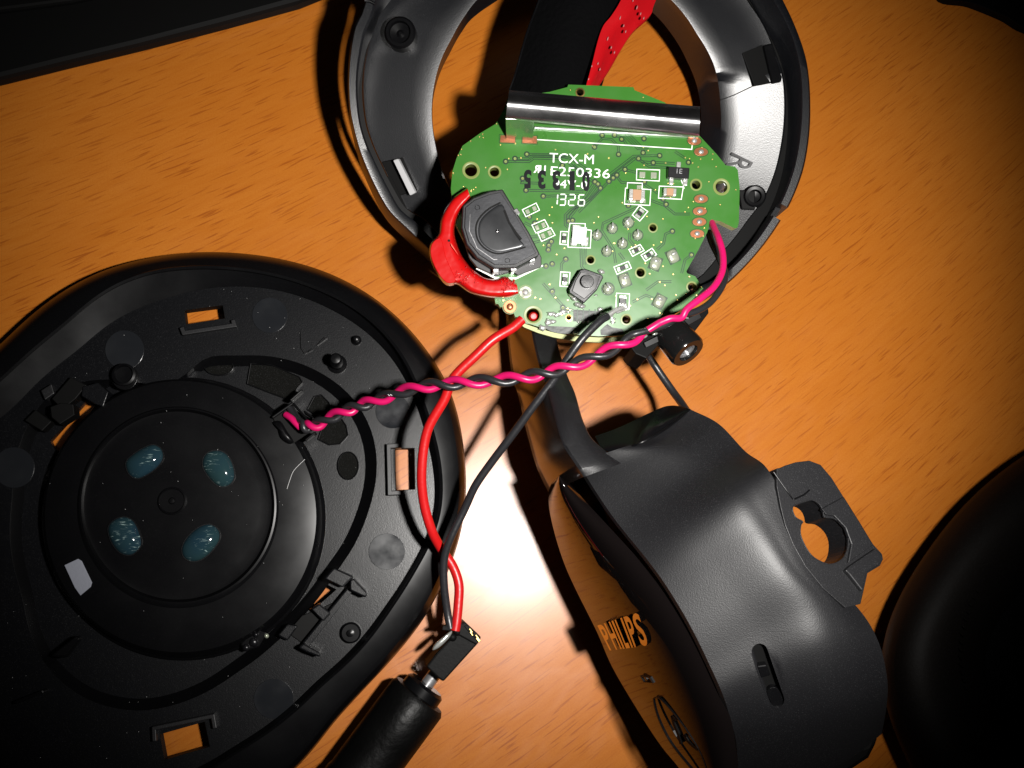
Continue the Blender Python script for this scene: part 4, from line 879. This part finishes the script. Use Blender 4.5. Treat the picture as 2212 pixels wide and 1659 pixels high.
# clip at the upper left
for q, hh, m_ in (([(380, 560), (520, 400), (640, 460), (560, 560), (460, 640)], 1.1, DRK), ([(610, 470), (720, 440), (800, 510), (760, 620), (700, 600), (600, 540)], 1.3, PLG), ([(370, 620), (450, 590), (540, 600), (550, 680), (440, 750), (380, 700)], 1.5, DRK), ([(180, 720), (260, 640), (380, 730), (310, 800)], 1.0, DRK), ([(300, 500), (380, 450), (400, 520), (330, 570)], 1.0, PLA)):
    slab('catch_block', SF, c0(q), hh, hh + 1, m_, sh, bevel=0.12)
slab('catch_gap', Fr((0, 0, 9), (0, 0, 1)), c0([(370, 880), (640, 590), (720, 620), (440, 910)]), 0, 0.01, DRK, None) if False else None
slab('small_boss', SF, c0(circ(920, 400, 95, 30)), 0.9, 1.5, PLS, sh, bevel=0.3)
lathe('boss_ring', SF.at(*c0([(935, 395)])[0]), (0, 0, 1), [(1.6, .9), (1.6, 1.5), (1.3, 1.6), (1.2, 1.1), (.1, 1.0)], PLS, sh, n=26)
slab('film_window', DF, c4([(298, 408), (362, 378), (378, 388), (426, 488), (420, 508), (372, 548), (345, 510)]), 0.42, 0.3, PAP, sh, bevel=0.05)
slab('solder_tab', TF, c4([(1110, 770), (1170, 700), (1240, 720), (1200, 790), (1130, 812)]), 2.2, 1.5, PLS, sh, bevel=0.3)
for x, y, r in ((1175, 765, 22), (1185, 730, 14), (1140, 790, 18), (1235, 735, 12)):
    (u, v), = c4([(x, y)]); dome('solder_drop', TF, circ(u, v, r * .46, 12), 2.2, 0.5, SOLD if r == 12 else CHIP, sh, rings=4)
slab('rib', SF, c4([(60, 1040), (200, 985), (206, 998), (70, 1055)]), 1.6, 2.0, PLS, sh, bevel=0.3)
slab('rib', SF, c4([(230, 830), (350, 735), (372, 745), (300, 840)]), 1.2, 1.6, PLS, sh, bevel=0.3)
# lint and scratches
tube('lint_hair', [DF.at(u, v, 0.5) for u, v in [tuple(p) for p in crm(c7([(668, 1228), (690, 1160), (720, 1090), (800, 1008)]), 4)]], 0.03, DUST, sh, n=5)
random.seed(12)
its = []
for _ in range(120):
    u, v = random.uniform(0, 960), random.uniform(600, 1650)
    if inside((u, v), [radial_pt(SC_, qR[i] * .98, i, NS) for i in range(0, NS, 6)]):
        zz = 5.4 if math.hypot(u - 378, v - 1105) < 290 else 3.65
        its.append(lathe_vf(P(u, v, zz - (0 if zz < 5 else .4)), (0, 0, 1), [(random.choice([.02, .03, .03, .05]), 0), (.02, .1)], 5))
V, F = merge(its); o = ob('dust_specks', V, F, DUST, sh); o['kind'] = 'stuff'

# ------------------------------------------------------------------ headphone housing lying on its side, lower right
hs = thing('headphone_housing', 'black outer housing of an ear cup lying on its side, glossy face to the left', 'headphone housing', P(1560, 1350, 0))
F0_ = P(1350, 1200, 31.0); K0 = P(985, 1400, 6)
HN = unit(unit(CAM - F0_) + unit(K0 - F0_)); HF = Fr(F0_, HN)
E0 = crm([(1208, 1027), (1193, 1040), (1186, 1062), (1186, 1096), (1198, 1152), (1218, 1215), (1244, 1274), (1290, 1366), (1323, 1442), (1381, 1540), (1427, 1610), (1467, 1659), (1520, 1730)], 4)
E1 = crm([(1208, 1027), (1222, 1036), (1238, 1052), (1262, 1080), (1325, 1148), (1390, 1220), (1443, 1288), (1495, 1372), (1532, 1445), (1562, 1510), (1585, 1580), (1600, 1730)], 4)
NF = len(E0)
def arc_s(pts, n):
    p = np.array(pts); d = np.concatenate([[0], np.cumsum(np.linalg.norm(np.diff(p, axis=0), axis=1))]); s = np.linspace(0, d[-1], n)
    return [np.array([np.interp(t, d, p[:, k]) for k in range(p.shape[1])]) for t in s]
E0, E1 = arc_s(E0, 60), arc_s(E1, 60)
rows = []
for a, b in zip(E0, E1):
    r = []
    for k in range(13):
        s = k / 12; q = a * (1 - s) + b * s
        r.append(HF.at(q[0], q[1], -1.9 * (2 * s - 1) ** 2))
    rows.append(r)
loft('faceplate', rows, GLO, hs, ang=80)
# rolled lower lip that goes under
rows = []
for i, a in enumerate(E0):
    q = HF.at(a[0], a[1], -1.9); r = [q]
    for k in range(1, 5):
        r.append(q - HF.n * (1.2 * k) + np.array([0.0, 0, -0.9 * k * k / 2]))
    r.append(np.array([r[-1][0] + 6, r[-1][1], 0.2])); rows.append(r)
loft('lower_lip', rows, PLS, hs, ang=60)
# gap line between face and wall, and wall surface
ctl = [[(1247, 994), (1285, 985), (1340, 968), (1400, 945), (1491, 884)],
       [(1275, 1043), (1350, 1010), (1430, 975), (1490, 950), (1553, 916)],
       [(1329, 1123), (1410, 1075), (1500, 1030), (1550, 1000), (1610, 975)],
       [(1399, 1210), (1475, 1150), (1565, 1085), (1610, 1050), (1657, 1012)],
       [(1445, 1274), (1530, 1215), (1620, 1155), (1662, 1125), (1702, 1097)],
       [(1493, 1355), (1590, 1295), (1678, 1240), (1718, 1222), (1752, 1215)],
       [(1530, 1430), (1635, 1365), (1735, 1318), (1795, 1308), (1852, 1312)],
       [(1560, 1497), (1670, 1445), (1765, 1402), (1830, 1390), (1897, 1385)],
       [(1580, 1560), (1695, 1525), (1785, 1490), (1850, 1475), (1916, 1462)],
       [(1591, 1610), (1705, 1590), (1795, 1560), (1860, 1540), (1916, 1520)],
       [(1596, 1700), (1710, 1690), (1795, 1660), (1850, 1630), (1905, 1585)]]
zoff_ = lambda i: [0.6, 2.6, 4.6, 4.4, 3.0] if i >= 6 else [0.6, 2.6, 4.6, 4.6, 4.2] if i >= 3 else [0.6, 2.2, 3.6, 3.4, 2.4]
zadd = [-3.0, -1.6, -0.6, 0, 0, 0, 0, 0, -1.0, -3.0, -7.0]
BK = Fr(P(1702, 1097, 37.5), (0.22, 0.19, 1.0))
grid = []
for i, r in enumerate(ctl):
    z1 = HF.at(r[0][0], r[0][1], -1.9)[2]; row = []
    for jj, p in enumerate(r):
        z = z1 + zoff_(i)[jj] + zadd[i]
        row.append((p[0], p[1], z))
    grid.append(row)
NU, NV = 8, 10
g1 = [crm(r, NV) for r in grid]; cols = len(g1[0]); surf = []
for j in range(cols): surf.append(crm([g1[i][j] for i in range(len(g1))], NU))
GR = np.array([[surf[j][i] for j in range(cols)] for i in range(len(surf[0]))])   # [row, col, uvz]
nr, nc = GR.shape[:2]
def surf_at(s, t_):
    s = min(max(s, 0), nr - 1.001); t_ = min(max(t_, 0), nc - 1.001); i, j = int(s), int(t_); a, b = s - i, t_ - j
    return (GR[i, j] * (1 - a) * (1 - b) + GR[i + 1, j] * a * (1 - b) + GR[i, j + 1] * (1 - a) * b + GR[i + 1, j + 1] * a * b)
def inv(u, v):
    d = (GR[:, :, 0] - u) ** 2 + (GR[:, :, 1] - v) ** 2; i, j = np.unravel_index(np.argmin(d), d.shape); s, t_ = float(i), float(j)
    for _ in range(12):
        p = surf_at(s, t_); e = np.array([u - p[0], v - p[1]]); ds = (surf_at(s + .3, t_) - surf_at(s - .3, t_))[:2] / .6; dt = (surf_at(s, t_ + .3) - surf_at(s, t_ - .3))[:2] / .6
        J = np.array([ds, dt]).T
        try: st = np.linalg.solve(J, e)
        except Exception: break
        s += float(np.clip(st[0], -2, 2)); t_ += float(np.clip(st[1], -2, 2))
    return s, t_
def capsule(p0, p1, r, n=8):
    p0, p1 = np.array(p0, float), np.array(p1, float); a = math.atan2(p1[1] - p0[1], p1[0] - p0[0]); o = []
    for i in range(n + 1): t_ = a - math.pi / 2 + math.pi * i / n; o.append((p1[0] + r * math.cos(t_), p1[1] + r * math.sin(t_)))
    for i in range(n + 1): t_ = a + math.pi / 2 + math.pi * i / n; o.append((p0[0] + r * math.cos(t_), p0[1] + r * math.sin(t_)))
    return o
slotp = capsule(*c5([(1020, 1238), (1080, 1412)]), 17.5)
key = c5([(1139, 722), (1150, 708), (1185, 696), (1212, 690), (1238, 706), (1250, 730), (1256, 752), (1290, 757), (1322, 782), (1340, 820), (1338, 870), (1318, 905), (1280, 922), (1245, 914), (1208, 890), (1182, 850), (1168, 812), (1170, 780), (1176, 768), (1150, 752)])
key = [tuple(p) for p in crm(key, 3, True)]
def surf_holes(name, polys, depth, m_, parent):
    st = [(i, j) for i in range(nr) for j in range(nc)]; pts = []; edges = []; inv_polys = []
    for poly in polys:
        q = [inv(*p) for p in poly]; inv_polys.append(q); s0 = len(pts); pts += q; edges += [(s0 + k, s0 + (k + 1) % len(q)) for k in range(len(q))]
    for (i, j) in st:
        if not any(inside((i, j), q) for q in inv_polys) and all(min((i - a) ** 2 + (j - b) ** 2 for a, b in q) > .15 for q in inv_polys): pts.append((float(i), float(j)))
    r = delaunay_2d_cdt([Vector(p) for p in pts], edges, [], 0, 1e-6); v2, f2 = r[0], r[2]
    F = [list(f) for f in f2 if not any(inside(tuple(sum((v2[k] for k in f), Vector((0, 0))) / len(f)), q) for q in inv_polys)]
    V = [P(*surf_at(p[0], p[1])) for p in v2]
    # inward skirt of the holes
    for q, poly in zip(inv_polys, polys):
        top = [P(*surf_at(a, b)) for a, b in q]; n = len(top); c = sum(top) / n
        nn = unit(np.cross(top[n // 4] - c, top[0] - c)); nn = nn if nn[2] > 0 else -nn; s0 = len(V)
        V += top + [p - nn * depth for p in top]; F += [[s0 + k, s0 + (k + 1) % n, s0 + n + (k + 1) % n, s0 + n + k] for k in range(n)]
    return V, F
for q in ((0,0),)[1:] and ((1262, 1030), (1345, 1000), (1316, 978), (1280, 985), (1690, 1180), (1665, 1121), (1725, 1241), (1850, 1304)): print('WALLZ', q, surf_at(*inv(*q)))
# outer skirt so that the wall has body
V, F = surf_holes('side_wall', [slotp], 2.2, PLG, hs)
n0_ = len(V); per = [(i, nc - 1) for i in range(nr)]
for (i, j) in per:
    p = P(*GR[i, j]); V += [p, p + np.array([1.0, 0.5, -4.0]), np.array([p[0] - 2, p[1] + 1, 2.0])]
for k in range(len(per) - 1):
    for q in (0, 1): F.append([n0_ + 3 * k + q, n0_ + 3 * k + 3 + q, n0_ + 3 * k + 4 + q, n0_ + 3 * k + 1 + q])
n0_ = len(V)
for i in range(nr):   # rolled edge into the face gap
    p = P(*GR[i, 0]); V += [p, p + np.array([-0.2, 0.0, -0.8]), p + np.array([1.5, 0.6, -3.5])]
for k in range(nr - 1):
    for q in (0, 1): F.append([n0_ + 3 * k + q, n0_ + 3 * k + 3 + q, n0_ + 3 * k + 4 + q, n0_ + 3 * k + 1 + q])
ob('side_wall', V, F, PLW, hs, smooth=True, ang=40)
cs = [inv(*p) for p in c5([(1050, 1325)])][0]; pc = surf_at(*cs)
gn = unit(np.cross(P(*surf_at(cs[0] + 2, cs[1])) - P(*surf_at(cs[0] - 2, cs[1])), P(*surf_at(cs[0], cs[1] + 2)) - P(*surf_at(cs[0], cs[1] - 2)))); gn = gn if gn[2] > 0 else -gn
SLF = Fr(P(*pc), gn)
slab('slot_floor', SLF, capsule(*c5([(1015, 1230), (1085, 1420)]), 22), -1.5, 0.4, DRK, hs)
slab('slot_slider', SLF, c5([(1010, 1290), (1045, 1285), (1060, 1325), (1025, 1335)]), -0.7, 1.0, PLS, hs, bevel=0.15)
slab('slot_foot', SLF, capsule(*c5([(1070, 1390), (1085, 1418)]), 14), -0.8, 1.0, PLS, hs, bevel=0.3)
# upper end cap, above the crease
cap_c = [[(1285, 942), (1300, 968), (1324, 978)], [(1340, 922), (1360, 950), (1360, 966)], [(1420, 884), (1395, 925), (1390, 954)], [(1450, 876), (1440, 905), (1438, 925)], [(1478, 879), (1485, 882), (1491, 885)]]
zc = [(22, 24.5, 25.5), (23, 26, 27), (23.5, 26.5, 28), (22.5, 26, 27), (24, 25, 25.5)]
rows = []
g = [crm([(p[0], p[1], z) for p, z in zip(r, zz)], 6) for r, zz in zip(cap_c, zc)]
for j in range(len(g[0])): rows.append([P(*q) for q in crm([g[i][j] for i in range(len(g))], 6)])
loft('end_cap', rows, PLS, hs, ang=60)
tube('crease_bead', [P(q[0], q[1], q[2] + .05) for q in crm([(1324, 978, 25.6), (1362, 965, 27), (1390, 954, 28), (1440, 925, 27), (1491, 885, 25.6)], 5)], 0.16, PLS, hs, n=6)
# mounting bracket with a keyhole
brp = c5([(1082, 576), (1097, 574), (1112, 566), (1150, 554), (1200, 548), (1240, 563), (1280, 610), (1330, 690), (1380, 770), (1430, 850), (1462, 885), (1466, 905), (1455, 928), (1410, 955), (1398, 1010), (1385, 1066), (1330, 1080), (1250, 1010), (1185, 930), (1140, 850), (1112, 780), (1096, 715), (1082, 640)])
p_ = [P(*surf_at(*inv(*q))) for q in c5([(1040, 640), (1130, 900), (1240, 1100)])]

slab('mounting_bracket', BK, brp, 0, 3.6, PLW, hs, holes=[key], bevel=0.22)
slab('bracket_step', BK, c5([(1330, 945), (1345, 930), (1440, 865), (1464, 890), (1464, 912), (1452, 926), (1408, 953), (1392, 1020), (1345, 960)]), 0.55, 1.0, PLA, hs, bevel=0.15)
slab('bracket_panel', BK, c5([(1245, 722), (1325, 678), (1384, 772), (1432, 852), (1340, 918), (1352, 850), (1330, 790), (1290, 748), (1262, 744)]), 0.3, 0.5, PLW, hs, bevel=0.12)
stroke_ob('keyhole_lip', BK, key, 2.0, 0.10, 0.3, PLW, hs, closed=True, bevel=0.06)
tube('mould_line', [BK.at(u, v, 0.02) for u, v in c5([(1070, 590), (1105, 640), (1140, 688)])] , 0.1, PLS, hs, n=6)
tube('mould_line', [BK.at(u, v, 0.02) for u, v in c5([(1145, 688), (1180, 672), (1200, 655)])] , 0.1, PLS, hs, n=6)
# the arm that leads up under the board: matte top, glossy outer flank
armL = [(1135, 560, 11), (1142, 660, 13), (1150, 721, 15.5), (1166, 790, 18.5), (1186, 849, 22), (1200, 904, 24.5), (1217, 959, 26.6), (1244, 1002, 27.6), (1262, 1030, 27.4)]
armR = [(1200, 560, 10.5), (1202, 660, 12.5), (1203, 728, 15), (1225, 804, 18), (1244, 849, 21.5), (1260, 904, 24.5), (1280, 945, 25.6), (1316, 978, 26.2), (1345, 1000, 27.5)]
armG = [(1088, 560, 8), (1092, 660, 9), (1097, 738, 10), (1107, 820, 12.5), (1118, 849, 14), (1137, 931, 17), (1156, 1000, 20), (1173, 1041, 22), (1187, 1066, 24)]
aL, aR, aG = [crm(x, 6) for x in (armL, armR, armG)]
rows = []
for a, b in zip(aL, aR):
    p, q = P(*a), P(*b); rows.append([p + [0, 0, -.35], p * .93 + q * .07, p * .5 + q * .5 + [0, 0, .15], p * .07 + q * .93, q + [0, 0, -.5], q + [0, 0, -5]])
loft('arm', rows, PLW, hs, ang=50)
rows = []; HNA = unit((-0.92, -0.36, 0.13))
for a, b in zip(aG, aL):
    q = P(*b) + [0, 0, -.35]; p = Fr(q, HNA).at(a[0], a[1]); p = p if p[2] > 1 else P(a[0], a[1], 1.0); r = [p + [1.5, .4, -2.0], p]
    for k in range(1, 7): s = k / 6; r.append(p * (1 - s) + q * s + np.array([-0.35, -0.1, 0.1]) * math.sin(math.pi * s))
    rows.append(r)
loft('arm_flank', rows, FLK, hs, ang=60)
# raised wordmark on the glossy face
Wq = [np.array(p) for p in cF([(452, 652), (748, 556), (822, 792), (540, 828)])]
wds = [('P', 0.0, .13), ('H', .155, .30), ('I', .335, .375), ('L', .41, .51), ('I', .545, .585), ('P', .62, .76), ('S', .80, .98)]
for ch, a, b in wds:
    TL, TR, BR_, BL = Wq; f = lambda A, B, s: A * (1 - s) + B * s
    text('letter', ch, HF, [f(TL, TR, a), f(TL, TR, b), f(BL, BR_, b), f(BL, BR_, a)], 0.35, 0.9, bold=0.02, m=bpy.data.materials.get('copper_mirror_letter') or mat('copper_mirror_letter', (0.75, 0.68, 0.62), 0.07, metal=1.0), parent=hs)
stroke_ob('indicator_outline', HF, cF([(755, 1010), (820, 1022), (842, 1058), (778, 1050)]), 1.3, 0.0, 0.3, PLS, hs, closed=True)
ov = [tuple(p) for p in crm(cF([(846, 1180), (862, 1166), (900, 1178), (990, 1275), (1090, 1410), (1185, 1570), (1230, 1720), (1180, 1730), (1075, 1620), (960, 1470), (880, 1310)]), 4, True)]
stroke_ob('touch_panel_outline', HF, ov, 1.5, 0.05, 0.3, PLS, hs, closed=True)
for pts in ([(975, 1290), (990, 1345), (1020, 1420), (1040, 1490)], [(975, 1290), (1010, 1325)], [(1060, 1425), (1090, 1470), (1120, 1500), (1162, 1532)], [(1062, 1425), (1080, 1440)]):
    stroke_ob('touch_panel_mark', HF, cF(pts), 4.5, 0.06, 0.3, DRK, hs)

# ------------------------------------------------------------------ ear cushion at the right edge
ec = thing('ear_cushion', 'soft black leatherette ear cushion at the right edge, behind the housing', 'ear cushion', P(2250, 1450, 0))
CO = [(2240, 966), (2212, 985), (2150, 1030), (2080, 1095), (2012, 1180), (1955, 1268), (1920, 1345), (1905, 1410), (1906, 1480), (1925, 1560), (1960, 1640), (2010, 1730), (2120, 1840), (2300, 1900), (2500, 1860), (2640, 1700), (2700, 1450), (2640, 1150), (2500, 980), (2350, 930)]
qC = radial(crm(CO, 4, True), (2300, 1420), 96, 3)
def crow(s, z): return [P(*radial_pt((2300, 1420), qC[i] * s, i, 96), z) for i in range(96)]
ground = crow(.80, .3)
loft('cushion', [ground, crow(.87, 1.5), crow(.935, 3.2), crow(.98, 5), crow(1.0, 7.5), crow(.98, 9.5), crow(.93, 12), crow(.85, 14), crow(.74, 15), crow(.62, 14.4), crow(.52, 12.5), crow(.45, 9.5), crow(.43, 5.5)], LEA, ec, closed=True, ang=80)
loft('inner_cloth', [crow(.44, 6.2), crow(.3, 5.5), crow(.05, 5.2)], FAB, ec, closed=True, caps=True)
for i in range(14):
    a = math.radians(160 + i * 4.0); r = .40 * 400
    u, v = 2300 + .60 * 400 * math.cos(a) * .95, 1400 + .60 * 400 * math.sin(a)
    tube('glint_or_stitch', [P(u, v, 14.3), P(u + 5, v + 5, 14.8), P(u + 9, v + 9, 14.4)], 0.1, LEA, ec, n=6)
ft = thing('cable_end', 'dark plastic end piece under the housing at the bottom edge', 'plastic part', P(1850, 1650, 0))
slab('body', Fr((0, 0, 6), (0, 0, 1)), [(1700, 1680), (1770, 1640), (1800, 1618), (1860, 1610), (1905, 1590), (1880, 1640), (1790, 1700)], 0, 5.6, DRK, ft, bevel=0.8)

# ------------------------------------------------------------------ pieces of parts become sub-parts
def nest(root, parent_name, kids, new=None):
    par = [c for c in root.children if c.name.split('.')[0] == parent_name]
    if not par: return
    for c in list(root.children):
        if c.name.split('.')[0] in kids:
            b = sum((Vector(x) for x in c.bound_box), Vector()) / 8
            best = min(par, key=lambda q: (sum((Vector(x) for x in q.bound_box), Vector()) / 8 - b).length)
            c.parent = best
    if new:
        for q in par: q.name = new
nest(brd, 'push_button_body', ('push_button_cover', 'push_button_cap'), 'push_button')
nest(brd, 'switch_housing', ('switch_base', 'switch_cover', 'switch_clip', 'cover_groove', 'cover_crease', 'cover_slit', 'cover_dimple', 'inner_disc', 'cover_rivet'), 'direction_switch')
nest(brd, 'transistor', ('transistor_leg', 'marking'))
nest(brd, 'capacitor', ('capacitor_end',))
nest(brd, 'control_lever', ('lever_tab', 'lever_hole', 'lever_scratch', 'broken_rough_patch'))
nest(brd, 'bracket_cover', ('bracket_foot', 'bracket_lower_lip'), 'metal_bracket')
nest(jk, 'barrel', ('contact_ring',))
nest(ring, 'post_hole', ('post_trough',))
nest(ring, 'slot_frame', ('metal_tab', 'slot_shadow_patch'))
nest(ring, 'latch_window', ('latch_ridge',))
nest(sh, 'gel_port', ('port_edge',))
nest(sh, 'foam_window', ('foam_window_lip',))
nest(hs, 'mounting_bracket', ('bracket_step', 'bracket_panel', 'keyhole_lip'))
nest(hs, 'faceplate', ('letter', 'indicator_outline', 'touch_panel_outline', 'touch_panel_mark'))
nest(cn, 'end_block', ('contact',))
